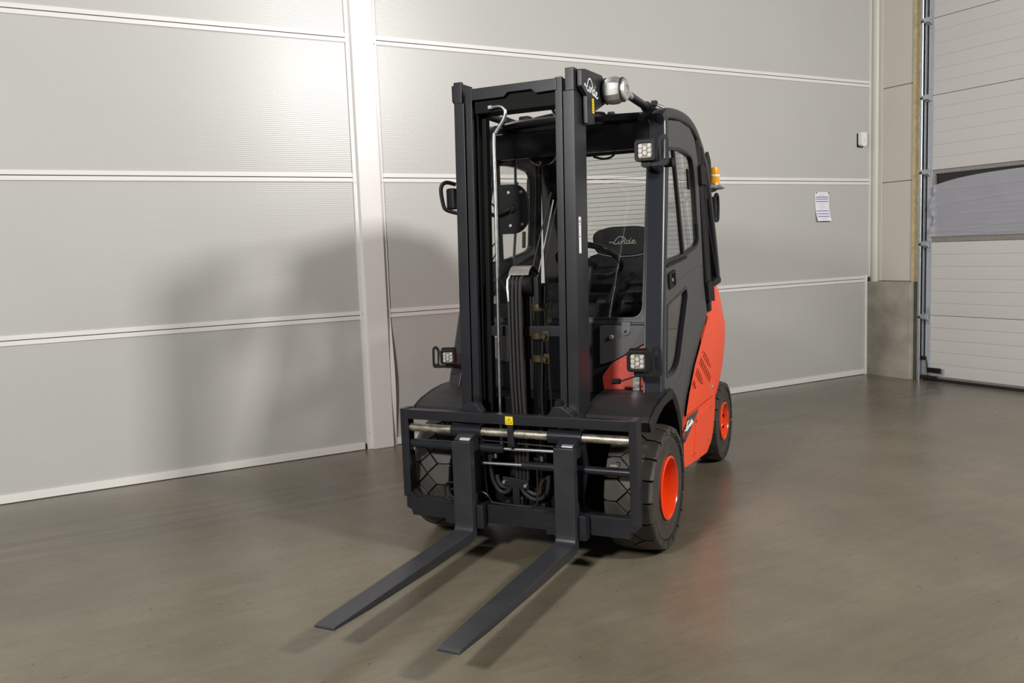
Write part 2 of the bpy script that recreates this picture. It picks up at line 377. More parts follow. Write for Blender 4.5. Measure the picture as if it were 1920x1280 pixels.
# plinth and the wall beside the gate
pl_ = prism('wall_plinth', [(5.64, 2.66), (5.64, 2.10), (6.1, 2.10), (6.1, 2.66)], 'z', -0.05, 0.955, 'concrete', None, 0.008)
tag(R(pl_), 'rough grey concrete plinth under the corner panels', kind='structure')
wr = tag(R(box('wall_right', 5.725, 5.95, 2.06, 3.0, 0.955, 4.95, 'upper', None, 0.002)), 'beige sandwich panel wall between corner trim and gate', kind='structure')
zc = 0.96
for z1 in (1.94, 2.86, 3.78, 4.94):
    box('panel', 5.70, 5.73, 2.125, 2.475, zc+0.004, z1-0.004, 'upper', wr, 0.003); zc = z1
box('batten', 5.69, 5.73, 2.475, 2.515, 0.96, 4.95, 'upper', wr, 0.004)
bm = bmesh.new(); addtube(bm, [(5.715, 2.56, 0.955), (5.715, 2.56, 4.95)], 0.05, 20)
tag(R(finish('trim_4', bm, 'upper')), 'rounded beige corner post behind the white trim', kind='structure')
tag(R(box('trim_5', 5.688, 5.73, 2.045, 2.13, 0.955, 4.95, 'foam', None, 0.004)), 'yellow foam strip running up beside the gate rail', kind='structure')
wr2 = tag(R(box('wall_right', 5.70, 5.95, -9, -2.1, 0, 4.95, 'upper', None, 0.002)), 'beige wall beyond the far side of the gate', kind='structure')

# ------------------------------------------------------------------ sectional gate
gate = bpy.data.objects.new('door_1', None); COL.objects.link(gate); gate.matrix_world = ROOM @ Matrix.Translation((DX, 1.94, 0))
tag(gate, 'cream sectional overhead gate with grooved panels and steel roller brackets', kind='structure')
GI = Matrix.Translation((-DX, -1.94, 0))
def gp(o): o.matrix_local = GI; return o
SEC = [0.045, 0.634, 1.335, 2.012, 2.706, 3.41, 4.10, 4.8]
gx = DX+0.02
def section(z0, z1, y0, y1):
    n = max(2, round((z1-z0)/0.1155)); prof = [(gx+0.05, z0), (gx+0.004, z0), (gx, z0+0.004)]
    for i in range(1, n):
        z = z0+(z1-z0)*i/n; prof += [(gx, z-0.005), (gx+0.004, z-0.002), (gx+0.004, z+0.001), (gx, z+0.003)]
    prof += [(gx, z1-0.004), (gx+0.004, z1), (gx+0.05, z1)]
    bm = bmesh.new(); va = [bm.verts.new((x, y0, z)) for x, z in prof]; vb = [bm.verts.new((x, y1, z)) for x, z in prof]
    bm.faces.new(va); bm.faces.new(list(reversed(vb)))
    for i in range(len(prof)): j = (i+1) % len(prof); bm.faces.new((va[i], va[j], vb[j], vb[i]))
    return gp(finish('panel_section', bm, 'doorpanel', gate, ang=60))
for i in range(len(SEC)-1):
    z0, z1 = SEC[i]+0.0015, SEC[i+1]-0.0015
    gp(box('edge_cap', gx-0.003, gx+0.05, 1.932, 1.985, z0, z1, 'edge', gate, 0.002))
    if i == 2:
        box0 = gp(sheet('window_frame', [(-2.1, z0), (1.931, z0), (1.931, z1), (-2.1, z1)], [rnd([(-2.0, z0+0.055), (1.90, z0+0.055), (1.90, z1-0.035), (-2.0, z1-0.022)], 0.01)], 'x', gx, gx+0.05, 'greyplate', gate, 0.001))
        gp(box('pane', gx+0.02, gx+0.03, -2.0, 1.91, z0+0.04, z1-0.02, 'gloss', gate, 0.001))
    else: section(z0, z1, -2.1, 1.931)
# vertical guide: lip, shadow channel and back strip
gp(sheet('guide_rail', rnd([(gx-0.052, 2.040), (gx-0.052, 2.013), (gx-0.046, 2.013), (gx-0.046, 2.034), (gx+0.05, 2.034), (gx+0.05, 2.040)], 0.001), [], 'z', 0.0, 4.9, 'galv', gate))
gp(cyl('guide_bead', (gx-0.05, 2.018, 0.0), (gx-0.05, 2.018, 4.9), 0.010, 'galv', gate, 10))
gp(box('guide_channel', gx+0.0, gx+0.05, 1.986, 2.034, 0, 4.9, 'black', gate, 0.001))
gp(box('guide_web', gx-0.03, gx+0.01, 1.998, 2.008, 0, 4.9, 'galv', gate, 0.002))
for z in SEC[1:6]:
    bm = bmesh.new(); addprism(bm, [(gx-0.012, z-0.055), (gx-0.060, z-0.030), (gx-0.064, z+0.008), (gx-0.012, z+0.02)], 'y', 1.945, 2.004); bevel(bm, 0.003, 1)
    br = gp(finish('roller_bracket', bm, 'galv', gate))
    bm = bmesh.new(); addtube(bm, [(gx-0.045, 2.0, z-0.018), (gx-0.045, 2.030, z-0.018)], 0.017, 14); finish('roller', bm, 'seal', br)
    bm = bmesh.new(); addbox(bm, gx-0.007, gx-0.003, 1.936, 1.98, z-0.085, z+0.075); finish('hinge_plate', bm, 'galv', br)
    for zz in (-0.07, 0.06):
        for y in (1.945, 1.97):
            lathe('bolt', [(0, -0.006), (0.004, -0.005), (0.0045, 0)], 'zinc', br, 8, (gx-0.007, y, z+zz), 'x')
for z in (1.2, 1.75, 2.3, 2.5, 3.0):
    gp(box('clip', gx-0.035, gx-0.03, 2.042, 2.066, z-0.03, z+0.03, 'galv', gate, 0.002))
gp(box('gate_rail', gx-0.008, gx+0.05, -2.1, 1.985, 0.026, 0.05, 'greyplate', gate, 0.003))
gp(sheet('rubber_seal', rnd([(gx-0.01, 0.0), (gx+0.05, 0.0), (gx+0.05, 0.03), (gx-0.006, 0.03)], 0.006), [], 'y', -2.1, 1.985, 'seal', gate))
bb = gp(box('cable_bracket', gx-0.03, gx, 1.945, 2.03, 0.05, 0.225, 'galv', gate, 0.006))
for (a, b_, c, d_, e, f_, mm, nm) in ((gx-0.045, gx-0.02, 1.955, 2.02, 0.20, 0.235, 'plastic', 'cap'), (gx-0.05, gx-0.02, 1.80, 1.935, 0.085, 0.13, 'plastic', 'switch_box'), (gx-0.03, gx-0.005, 1.775, 1.80, 0.075, 0.125, 'galv', 'clamp'), (gx-0.045, gx-0.02, 1.84, 2.02, 0.02, 0.05, 'seal', 'buffer')):
    bm = bmesh.new(); addbox(bm, a, b_, c, d_, e, f_); bevel(bm, 0.004); finish(nm, bm, mm, bb)
bm = bmesh.new(); addtube(bm, smoothpath([(gx-0.035, 1.99, 0.22), (gx-0.04, 1.95, 0.215), (gx-0.04, 1.938, 0.17), (gx-0.04, 1.936, 0.12), (gx-0.04, 1.92, 0.105)], 6), 0.006, 8); finish('cable', bm, 'seal', bb)
# wrinkled plastic film covering the gate window
random.seed(3)
WR = [(random.uniform(1.39, 1.85), random.uniform(-0.5, 1.7), random.uniform(0.2, 0.9), random.uniform(-0.05, 0.09), random.uniform(0.0012, 0.0028)) for _ in range(34)]
bm = bmesh.new(); NX, NZ = 220, 60; grid = []
def film_top(y):
    t = (1.925-y)
    return 1.862 + 0.10*(1-math.exp(-t*3.0))
for i in range(NX+1):
    t = i/NX; row = []
    y = 1.925 - 3.9*t**1.35
    for j in range(NZ+1):
        v = j/NZ; z = 1.387 + (film_top(y)-1.387)*v
        x = gx - 0.012
        for (wz, wy, wl, sl, am) in WR:
            dz = z-(wz+sl*(wy-y)); e = math.exp(-((y-wy)/wl)**2)
            x -= am*e*math.exp(-(dz/0.006)**2)*1.3 - am*e*0.6*math.exp(-((dz+0.010)/0.007)**2)
        edge = math.exp(-((1.925-y)/0.03)**2)
        x -= edge*0.012*(1+math.sin(z*31)*math.sin(z*57+1)); yy = y+edge*0.016*math.sin(z*23+0.6)
        row.append(bm.verts.new((x-DX, yy-0, z)))
    grid.append(row)
for i in range(NX):
    for j in range(NZ): bm.faces.new((grid[i][j], grid[i+1][j], grid[i+1][j+1], grid[i][j+1]))
ext = bmesh.ops.solidify(bm, geom=bm.faces[:], thickness=0.0015)
film = finish('plastic_sheet', bm, 'film', None, ROOM @ Matrix.Translation((DX, 0, 0)), ang=80)
tag(film, 'wrinkled milky plastic sheet covering the dark gate window', 'plastic sheet')
# sensor box and the notice on the panel wall
sb = bpy.data.objects.new('sensor_box', None); COL.objects.link(sb); sb.matrix_world = ROOM @ Matrix.Translation((5.53, WY, 2.31))
tag(sb, 'small white rounded sensor box high on the wall by the corner trim', 'sensor')
prism('housing', rnd([(-0.04, 0.0), (0.04, 0.0), (0.04, 0.135), (-0.04, 0.135)], [0.035, 0.035, 0.008, 0.008]), 'y', -0.055, -0.012, 'white', sb, 0.006)
prism('mount_plate', rnd([(-0.044, -0.006), (0.034, -0.006), (0.034, 0.128), (-0.044, 0.128)], 0.01), 'y', -0.014, 0.0, 'plastic', sb, 0.002)
lathe('lens', [(0, -0.058), (0.006, -0.057), (0.008, -0.054)], 'inkgrey', sb, 12, (0, 0, 0.065), 'y')
box('vent', -0.022, 0.022, -0.057, -0.053, 0.040, 0.045, 'inkgrey', sb, 0.001)
nt_ = bpy.data.objects.new('paper_notice', None); COL.objects.link(nt_); nt_.matrix_world = ROOM @ Matrix.Translation((4.985, WY, 1.58))
tag(nt_, 'white paper notice with blue bars pinned to the grey wall', 'notice')
PC = lambda z: 0.004 + 0.030*max(0, (0.16-z)/0.16)**2
def pf(co):
    return Vector((co.x + 0.02*(0.28-co.z)/0.28*0.6, co.y - PC(co.z), co.z))
def pgrid(name, x0, x1, z0, z1, m, off):
    bm = bmesh.new(); n = max(1, int((z1-z0)/0.012))
    for i in range(n): 
        za, zb = z0+(z1-z0)*i/n, z0+(z1-z0)*(i+1)/n
        vs = [bm.verts.new((x, -off, z)) for x, z in ((x0, za), (x1, za), (x1, zb), (x0, zb))]; bm.faces.new(vs)
    bmesh.ops.remove_doubles(bm, verts=bm.verts, dist=1e-6); bmesh.ops.solidify(bm, geom=bm.faces[:], thickness=0.0006); mapverts(bm, pf)
    return finish(name, bm, m, nt_)
pgrid('sheet', -0.10, 0.093, 0.0, 0.28, 'paper', 0)
for z in (0.232, 0.213, 0.190, 0.098, 0.070, 0.044): pgrid('blue_bar', -0.088, 0.08, z-0.0035, z+0.0035, 'ink', 0.0012)
for k in range(6): pgrid('print_line', -0.05, 0.045-0.012*(k % 3), 0.172-0.0115*k-0.001, 0.172-0.0115*k+0.001, 'inkgrey', 0.0012)
for k in range(4): pgrid('print_line', -0.05, 0.04, (0.258, 0.247, 0.028, 0.019)[k]-0.001, (0.258, 0.247, 0.028, 0.019)[k]+0.001, 'inkgrey', 0.0012)
for x in (-0.085, 0.088): lathe('pin', [(0, -0.014), (0.005, -0.013), (0.006, -0.010), (0.003, -0.006), (0.003, 0.0)], 'seal', nt_, 10, (x, 0, 0.274), 'y')

# ================================================================== THE FORKLIFT (front towards -Y, origin on the floor under its fork carriage)
TRUCK = bpy.data.objects.new('forklift_truck', None); COL.objects.link(TRUCK)
tag(TRUCK, 'orange-red and anthracite forklift truck with closed cab and lowered forks', 'forklift')
T_ = TRUCK
MT = 0.0347
def mtilt(co): return Vector((co.x, co.y + MT*co.z, co.z))
def sideX(z): return 0.578 - 0.05*(z-0.7)
def bodyX(y): return 0.60 - 0.045*(y-0.7)
def mir(fn): return lambda co: (lambda q: Vector((-q.x, q.y, q.z)))(fn(co))
def cabmap(co): return Vector((co.x + sideX(co.z), co.y, co.z))
def bodymap(co): return Vector((co.x + bodyX(co.y), co.y, co.z))
idt = lambda co: co
def both(fn):
    fn(idt, 1); fn(mir(idt), -1)

# ---------------------------------------------------------------- mast (leans back a little)
y0 = 0.062
for sg in (1, -1):
    fx = (lambda co, sg=sg: mtilt(Vector((sg*co.x, co.y, co.z))))
    # outer upright: C-section with a front flange, notched at the top
    up = prism('mast_upright', [(0.296, y0), (0.296, y0+0.145), (0.245, y0+0.145), (0.245, y0+0.128), (0.276, y0+0.128), (0.276, y0+0.020), (0.245, y0+0.020), (0.245, y0)], 'z', 0.10, 2.088, 'paint', T_, 0.002, fx)
    bm = bmesh.new(); addbox(bm, 0.256, 0.296, y0, y0+0.021, 2.0881, 2.185); addbox(bm, 0.274, 0.296, y0+0.021, y0+0.145, 2.0881, 2.185); bevel(bm, 0.002); mapverts(bm, fx)
    finish('upright_tip', bm, 'paint', up)
    iu = prism('mast_channel', [(0.239, y0+0.004), (0.239, y0+0.024), (0.232, y0+0.024), (0.232, y0+0.118), (0.239, y0+0.118), (0.239, y0+0.140), (0.198, y0+0.140), (0.198, y0+0.118), (0.214, y0+0.118), (0.214, y0+0.024), (0.206, y0+0.024), (0.206, y0+0.004)], 'z', 0.12, 2.152, 'paint', T_, 0.0015, fx)
    prism('wear_strip', [(0.198, y0+0.05), (0.213, y0+0.05), (0.213, y0+0.09), (0.198, y0+0.09)], 'z', 0.7, 2.06, 'black', iu, 0.002, fx)
    bm = bmesh.new(); addbox(bm, 0.176, 0.205, y0+0.085, y0+0.125, 0.12, 2.06); bevel(bm, 0.004); mapverts(bm, fx)
    finish('guide_bar', bm, 'black', iu)
    cyl('bolt', (0.19, y0+0.03, 2.122), (0.208, y0+0.03, 2.122), 0.010, 'zinc', iu, 10, fx)
    # foot of the carriage beside the upright
    prism('carriage_foot', [(0.165, 0.672), (0.285, 0.672), (0.272, 0.690), (0.235, 0.715), (0.195, 0.715)], 'y', y0-0.035, y0+0.02, 'paint', T_, 0.003, lambda co, sg=sg: Vector((sg*co.x, co.y, co.z)))
    prism('foot_pad', rnd([(0.19, 0.712), (0.222, 0.712), (0.218, 0.738), (0.19, 0.735)], 0.004), 'y', y0-0.005, y0+0.03, 'plastic', T_, 0.002, lambda co, sg=sg: Vector((sg*co.x, co.y, co.z)))
# cross beams
cb = prism('mast_crossbeam', [(-0.205, 2.147), (0.215, 2.147), (0.215, 2.096), (0.115, 2.094), (0.095, 2.112), (-0.022, 2.112), (-0.042, 2.094), (-0.205, 2.094)], 'y', y0-0.002, y0+0.020, 'paint', T_, 0.003, mtilt)
bm = bmesh.new(); addbox(bm, -0.2, 0.21, y0+0.021, y0+0.135, 2.035, 2.14); bevel(bm, 0.004); mapverts(bm, mtilt); finish('beam_web', bm, 'black', cb)
box('mast_crossbeam', -0.21, 0.21, y0+0.09, y0+0.115, 1.01, 1.058, 'paint', T_, 0.003, mtilt)
box('mast_crossbeam', -0.21, 0.21, y0+0.07, y0+0.125, 0.12, 0.30, 'black', T_, 0.004, mtilt)
# lift cylinder with clamps, chain/hoses over the pulley
cyl('lift_cylinder', (0.055, 0.20, 0.18), (0.055, 0.235, 1.19), 0.034, 'gloss', T_, 20)
lc = cyl('cylinder_head', (0.055, 0.235, 1.188), (0.055, 0.238, 1.24), 0.037, 'gloss', T_, 20)
lathe('brass_collar', [(0.038, 0), (0.040, 0.005), (0.040, 0.028), (0.038, 0.033)], 'brass', lc, 20, (0.055, 0.234, 1.125), 'z')
for z in (1.012, 0.905):
    cl = lathe('cylinder_clamp', [(0.037, 0), (0.041, 0.004), (0.041, 0.032), (0.037, 0.036)], 'brass', T_, 20, (0.055, 0.222, z-0.018), 'z')
    box('clamp_lug', 0.088, 0.118, 0.185, 0.215, z-0.022, z+0.024, 'brass', cl, 0.003)
    cyl('bolt', (0.10, 0.168, z), (0.10, 0.19, z), 0.011, 'brass', cl, 10)
# hose bundle looped over the pulley
HX = [-0.045, -0.027, -0.008, 0.010]
for i, x in enumerate(HX):
    pts = [(x+0.012, 0.112, 0.30), (x+0.010, 0.114, 0.55), (x, 0.118, 0.80), (x-0.002, 0.122, 1.10), (x, 0.126, 1.24), (x+0.006, 0.135, 1.29), (x+0.02, 0.165, 1.318), (x+0.03, 0.20, 1.29), (x+0.03, 0.21, 1.2), (x+0.03, 0.21, 0.9)]
    tube('hydraulic_hose', pts, 0.0088, 'hose', T_, 10, 6)
pl2 = lathe('hose_pulley', [(0.02, -0.05), (0.052, -0.048), (0.045, -0.03), (0.045, 0.03), (0.052, 0.048), (0.02, 0.05)], 'plastic', T_, 24, (0.015, 0.168, 1.255), 'x')
# bent cover plate over the pulley
bm = bmesh.new(); prof = []
for k in range(13):
    a = math.radians(158-140*k/12); prof.append((0.168+0.066*math.cos(a), 1.272+0.066*math.sin(a)))
prof = [(y, z) for y, z in prof]; inn = [(0.168+(y-0.168)*0.94, 1.272+(z-1.272)*0.94) for y, z in reversed(prof)]
prism('pulley_cover', prof+inn, 'x', -0.038, 0.062, 'greyplate', pl2, 0.001)
tube('cover_bracket', [(-0.046, 0.12, 1.17), (-0.05, 0.115, 1.24), (-0.048, 0.118, 1.275), (-0.036, 0.122, 1.295)], 0.005, 'white', pl2, 6)
prism('pulley_fork', [(0.066, 1.16), (0.09, 1.16), (0.09, 1.29), (0.066, 1.285)], 'y', 0.15, 0.185, 'paint', pl2, 0.003)
# long zinc pipes with a hook at the top
for sg, ph in ((-1, 0), (1, 1)):
    X = 0.115
    pts = [(-0.105, 0.145, 2.056), (-0.075, 0.145, 2.058), (-0.052, 0.145, 2.050), (-0.040, 0.145, 2.028), (-0.052, 0.145, 1.995), (-0.090, 0.145, 1.945), (-0.103, 0.145, 1.905), (-0.106, 0.144, 1.6), (-0.112, 0.138, 1.1), (-0.116, 0.13, 0.7), (-0.116, 0.128, 0.5)]
    if sg > 0: pts = [(0.077-p[0], 0.32, p[2]+0.03) for p in pts]
    tp = tube('hydraulic_pipe', pts, 0.0085, 'zinc', T_, 12, 6)
    cyl('union_nut', (pts[0][0]-0.002*sg, pts[0][1], pts[0][2]), (pts[0][0]+0.016*sg, pts[0][1], pts[0][2]), 0.014, 'zinc', tp, 6)
tube('thin_cable', [(0.13, 0.2, 1.17), (0.115, 0.2, 1.1), (0.10, 0.2, 1.05), (0.105, 0.2, 0.93), (0.115, 0.2, 0.7), (0.12, 0.2, 0.4)], 0.005, 'seal', T_, 8, 6)
tube('thin_cable', [(0.085, 0.19, 0.99), (0.08, 0.19, 0.9), (0.072, 0.19, 0.7), (0.08, 0.19, 0.4)], 0.005, 'hose', T_, 8, 6)
box('chain', -0.012, 0.006, 0.20, 0.215, 0.3, 1.2, 'black', T_, 0.002)

# tilt cylinders: plate on the upright, cushioned ball head, rod, clamp on the roof
for sg in (1, -1):
    fx = (lambda co, sg=sg: Vector((sg*co.x, co.y, co.z)))
    bk = prism('tilt_bracket', rnd([(0.165, 2.178), (0.215, 2.186), (0.43, 2.192), (0.475, 2.17), (0.485, 2.09), (0.46, 2.065), (0.335, 2.02), (0.318, 2.006), (0.315, 1.96), (0.225, 1.952), (0.225, 2.075), (0.165, 2.105)], 0.006, 3), 'x', 0.302, 0.322, 'paint', T_, 0.003, fx)
    prism('bracket_spacer', [(0.175, 2.165), (0.40, 2.17), (0.40, 2.08), (0.29, 1.98), (0.235, 1.97), (0.235, 2.07), (0.175, 2.10)], 'x', 0.2962, 0.303, 'black', bk, 0.002, fx)
    if sg > 0:
        script('brand_lettering', lambda u, v: Vector((0.3225, 0.205+u*0.041, 2.098+v*0.031-u*0.0065)), 0.0032, 'white', bk, Vector((1, 0, 0)))
        box('yellow_label', 0.3215, 0.3232, 0.288, 0.312, 2.005, 2.07, 'yellow', bk, 0.0002)
        for k in range(5): box('label_mark', 0.3225, 0.3237, 0.296, 0.304, 2.012+k*0.0115, 2.016+k*0.0115, 'brass', bk, 0.0002)
    BC = (0, 0.455, 2.122)
    hd = lathe('ball_head', [(0.02, 0.322), (0.048, 0.325), (0.055, 0.332), (0.060, 0.345), (0.062, 0.36), (0.062, 0.385), (0.054, 0.408), (0.050, 0.412)], 'alu', T_, 14, BC, 'x', fx, ang=20)
    lathe('ball_seal', [(0.048, 0.411), (0.056, 0.413), (0.056, 0.417), (0.048, 0.420)], 'seal', hd, 28, BC, 'x', fx)
    lathe('ball_seal', [(0.055, 0.329), (0.060, 0.332), (0.060, 0.336), (0.055, 0.339)], 'seal', hd, 28, BC, 'x', fx)
    lathe('end_cap', [(0, 0.430), (0.012, 0.430), (0.018, 0.424), (0.022, 0.434), (0.044, 0.432), (0.050, 0.427), (0.051, 0.418)], 'alu', hd, 28, BC, 'x', fx)
    cyl('tilt_rod', (0.402, 0.47, 2.12), (0.400, 0.66, 2.112), 0.017, 'alu', hd, 14, fx)
    cyl('tilt_tube', (0.401, 0.61, 2.114), (0.392, 0.95, 2.100), 0.0195, 'pillar', T_, 14, fx)
    cl = cyl('tilt_clamp', (0.394, 0.885, 2.103), (0.391, 0.99, 2.098), 0.028, 'plastic', T_, 16, fx)
    box('clamp_plate', 0.385, 0.47, 0.87, 0.97, 2.05, 2.088, 'plastic', cl, 0.006, fx)
    bm = bmesh.new(); addbox(bm, 0.412, 0.438, 0.91, 0.945, 2.108, 2.135); bevel(bm, 0.003); mapverts(bm, fx); finish('clamp_bolt', bm, 'plastic', cl)
    cyl('bolt', (0.43, 0.93, 2.118), (0.462, 0.965, 2.104), 0.008, 'zinc', cl, 8, fx)

# ---------------------------------------------------------------- fork carriage
outer = [(-0.585, 0.673), (0.585, 0.673), (0.585, 0.212), (0.572, 0.185), (0.552, 0.183), (0.548, 0.159), (-0.548, 0.159), (-0.552, 0.183), (-0.580, 0.205), (-0.580, 0.29), (-0.590, 0.315)]
CF = box('carriage_bar', -0.585, 0.585, 0.0, 0.045, 0.628, 0.674, 'paint', T_, 0.003)
box('carriage_plate', 0.551, 0.586, -0.006, 0.07, 0.215, 0.678, 'paint', T_, 0.003)
box('carriage_plate', -0.588, -0.558, -0.004, 0.07, 0.25, 0.678, 'paint', T_, 0.003)
box('carriage_rim', -0.587, -0.548, -0.003, 0.012, 0.26, 0.674, 'paint', T_, 0.004)
prism('carriage_bar', [(-0.575, 0.30), (-0.545, 0.27), (-0.525, 0.248), (0.535, 0.248), (0.553, 0.262), (0.585, 0.262), (0.585, 0.205), (0.566, 0.190), (0.548, 0.188), (0.545, 0.159), (-0.545, 0.159), (-0.552, 0.185), (-0.578, 0.195)], 'y', 0.0, 0.055, 'paint', T_, 0.003)
bmx = [(-0.36, -0.30), (0.155, 0.235)]
for x0, x1 in bmx: box('bar_lug', x0, x1, -0.004, 0.02, 0.140, 0.190, 'paint', T_, 0.003)
for x in (-0.305, 0.175): box('bar_ledge', x-0.028, x+0.028, -0.012, 0.03, 0.242, 0.247, 'paint', T_, 0.001)
cyl('carriage_shaft', (-0.56, 0.03, 0.583), (0.56, 0.03, 0.583), 0.0195, 'shaft', T_, 24)
cs = box('shaft_hanger', -0.026, 0.006, 0.005, 0.055, 0.525, 0.63, 'paint', T_, 0.004)
cyl('bolt', (-0.012, 0.0, 0.53), (-0.012, 0.02, 0.53), 0.010, 'plastic', cs, 8)
st = box('warning_sticker', -0.029, 0.009, -0.0012, 0.0, 0.629, 0.667, 'yellow', CF, 0.0002)
def tri(nm, s, yy, m_): prism(nm, [(-0.010-0.015*s, 0.635+0.012*(1-s)*.7), (-0.010+0.015*s, 0.635+0.012*(1-s)*.7), (-0.010, 0.635+0.026*(1-(1-s)*.5))], 'y', yy, yy+0.0004, m_, st, 0)
tri('warning_triangle', 1.0, -0.0018, 'seal'); tri('warning_triangle', 0.78, -0.0024, 'yellow')
box('exclamation_mark', -0.0112, -0.0088, -0.0030, -0.0020, 0.6445, 0.654, 'seal', st, 0); box('exclamation_dot', -0.0112, -0.0088, -0.0030, -0.0020, 0.6405, 0.6428, 'seal', st, 0)
# positioning cylinders and their rods
cyl('positioner_cylinder', (-0.555, 0.035, 0.505), (-0.055, 0.035, 0.508), 0.0215, 'pillar', T_, 20)
rA = cyl('positioner_rod', (-0.06, 0.035, 0.508), (0.205, 0.035, 0.512), 0.0085, 'chrome', T_, 14)
cyl('positioner_cylinder', (0.035, 0.035, 0.438), (0.553, 0.035, 0.441), 0.0185, 'pillar', T_, 20)
rB = cyl('positioner_rod', (-0.165, 0.035, 0.434), (0.04, 0.035, 0.438), 0.0085, 'chrome', T_, 14)
lathe('rod_nut', [(0.0, -0.185), (0.014, -0.183), (0.014, -0.168), (0.0, -0.166)], 'plastic', rB, 6, (0, 0.035, 0.434), 'x')
for x, z in ((-0.535, 0.482), (-0.10, 0.472), (0.49, 0.474), (0.13, 0.474)):
    ft = cyl('pipe_fitting', (x, 0.03, z-0.008), (x, 0.03, z+0.012), 0.009, 'zinc', T_, 8)
    cyl('union_nut', (x, 0.02, z), (x-0.03, 0.018, z), 0.0085, 'chrome' if x > 0.4 else 'plastic', ft, 6)
tube('thin_pipe', [(-0.30, 0.04, 0.543), (-0.15, 0.04, 0.54), (0.05, 0.04, 0.535), (0.19, 0.04, 0.532)], 0.0035, 'pillar', T_, 8, 3)
# fork arms: shank, heel and tapered blade as one bent bar, hung on a sleeve
for x0 in (-0.268, 0.2334):
    w = 0.0945; tz = 0.018
    pr = [(-0.080, 0.555), (-0.080, 0.185), (-0.083, 0.158), (-0.092, 0.144), (-0.112, 0.1395), (-0.6, 0.131), (-1.085, 0.1225), (-1.112, 0.119), (-1.116, 0.113), (-1.105, 0.108), (-0.9, 0.1015), (-0.45, 0.092), (-0.10, 0.0925), (-0.062, 0.098), (-0.042, 0.118), (-0.037, 0.15), (-0.037, 0.555)]
    bm = bmesh.new(); addprism(bm, pr, 'x', x0, x0+w); bmesh.ops.recalc_face_normals(bm, faces=bm.faces)
    for v in bm.verts:
        if v.co.y < -1.0:
            k = (-1.0-v.co.y)/0.116; mid = x0+w/2; v.co.x = mid+(v.co.x-mid)*(1-0.12*k*k)
    bevel(bm, 0.004, 2, 35)
    fk = finish('fork_arm', bm, 'fork', T_, ang=40)
    slx = (x0-0.05, x0+0.105) if x0 < 0 else (x0-0.062, x0+0.098)
    bm = bmesh.new(); addtube(bm, [(slx[0], 0.03, 0.583), (slx[1], 0.03, 0.583)], 0.0315, 28); bevel(bm, 0.003, 1, 60); finish('hanger_sleeve', bm, 'pillar', fk)
    prism('hanger_web', [(-0.066, 0.50), (-0.066, 0.562), (-0.035, 0.575), (0.02, 0.60), (0.02, 0.50)], 'x', x0+0.006, x0+w-0.004, 'paint', fk, 0.003)
    prism('weld_bead', [(-0.066, 0.556), (-0.066, 0.563), (-0.052, 0.570), (-0.050, 0.556)], 'x', x0+0.034, x0+w-0.008, 'alu', fk, 0.002)
    prism('hanger_hook', [(-0.036, 0.14), (0.0, 0.14), (0.0, 0.30), (-0.036, 0.30)], 'x', x0+0.008, x0+w-0.008, 'paint', fk, 0.003)
    gx0 = x0+w+0.002
    bm = bmesh.new(); addbox(bm, gx0, gx0+0.034, -0.05, 0.0, 0.145, 0.255); bevel(bm, 0.005); finish('heel_guide', bm, 'paint', fk)
# hydraulics seen through the carriage
tb = prism('hose_bracket', [(-0.098, 0.318), (-0.098, 0.362), (0.036, 0.352), (0.036, 0.310), (-0.012, 0.312), (-0.012, 0.20), (-0.048, 0.20), (-0.048, 0.316)], 'y', 0.085, 0.10, 'paint', T_, 0.003)
for x, z in ((-0.088, 0.338), (0.022, 0.328)): cyl('bolt', (x, 0.076, z), (x, 0.09, z), 0.008, 'galv', tb, 6)
for pts in ([(-0.165, 0.10, 0.47), (-0.163, 0.10, 0.40), (-0.150, 0.10, 0.33), (-0.115, 0.10, 0.285), (-0.075, 0.10, 0.29), (-0.052, 0.10, 0.325)],
            [(-0.14, 0.115, 0.36), (-0.125, 0.11, 0.32), (-0.095, 0.11, 0.305), (-0.06, 0.11, 0.315)],
            [(-0.008, 0.10, 0.315), (0.012, 0.10, 0.285), (0.055, 0.10, 0.262), (0.10, 0.10, 0.275), (0.125, 0.10, 0.315), (0.135, 0.10, 0.38)],
            [(-0.002, 0.115, 0.33), (0.02, 0.112, 0.30), (0.06, 0.112, 0.282), (0.095, 0.112, 0.30)]):
    tube('hydraulic_hose', pts, 0.0105, 'hose', T_, 10, 7)
tube('elbow_pipe', [(0.13, 0.10, 0.372), (0.105, 0.10, 0.355), (0.092, 0.10, 0.335), (0.088, 0.10, 0.295)], 0.007, 'brass', T_, 10, 6)
tube('elbow_pipe', [(-0.078, 0.10, 0.312), (-0.078, 0.10, 0.295)], 0.008, 'brass', T_, 10)
tube('steel_pipe', [(-0.19, 0.02, 0.298), (-0.165, 0.02, 0.298), (-0.142, 0.02, 0.285), (-0.128, 0.02, 0.262), (-0.112, 0.02, 0.254), (0.0, 0.02, 0.250), (0.075, 0.02, 0.251), (0.10, 0.02, 0.265), (0.108, 0.02, 0.29), (0.108, 0.03, 0.43)], 0.0042, 'pillar', T_, 8, 6)
tube('steel_pipe', [(-0.30, 0.02, 0.33), (-0.345, 0.02, 0.33), (-0.368, 0.02, 0.315), (-0.370, 0.02, 0.27), (-0.355, 0.02, 0.25), (-0.30, 0.02, 0.244)], 0.005, 'plastic', T_, 8, 6)
tube('steel_pipe', [(-0.30, 0.025, 0.298), (-0.335, 0.025, 0.298), (-0.347, 0.025, 0.288), (-0.345, 0.025, 0.268), (-0.33, 0.025, 0.258), (-0.30, 0.025, 0.256)], 0.005, 'plastic', T_, 8, 6)
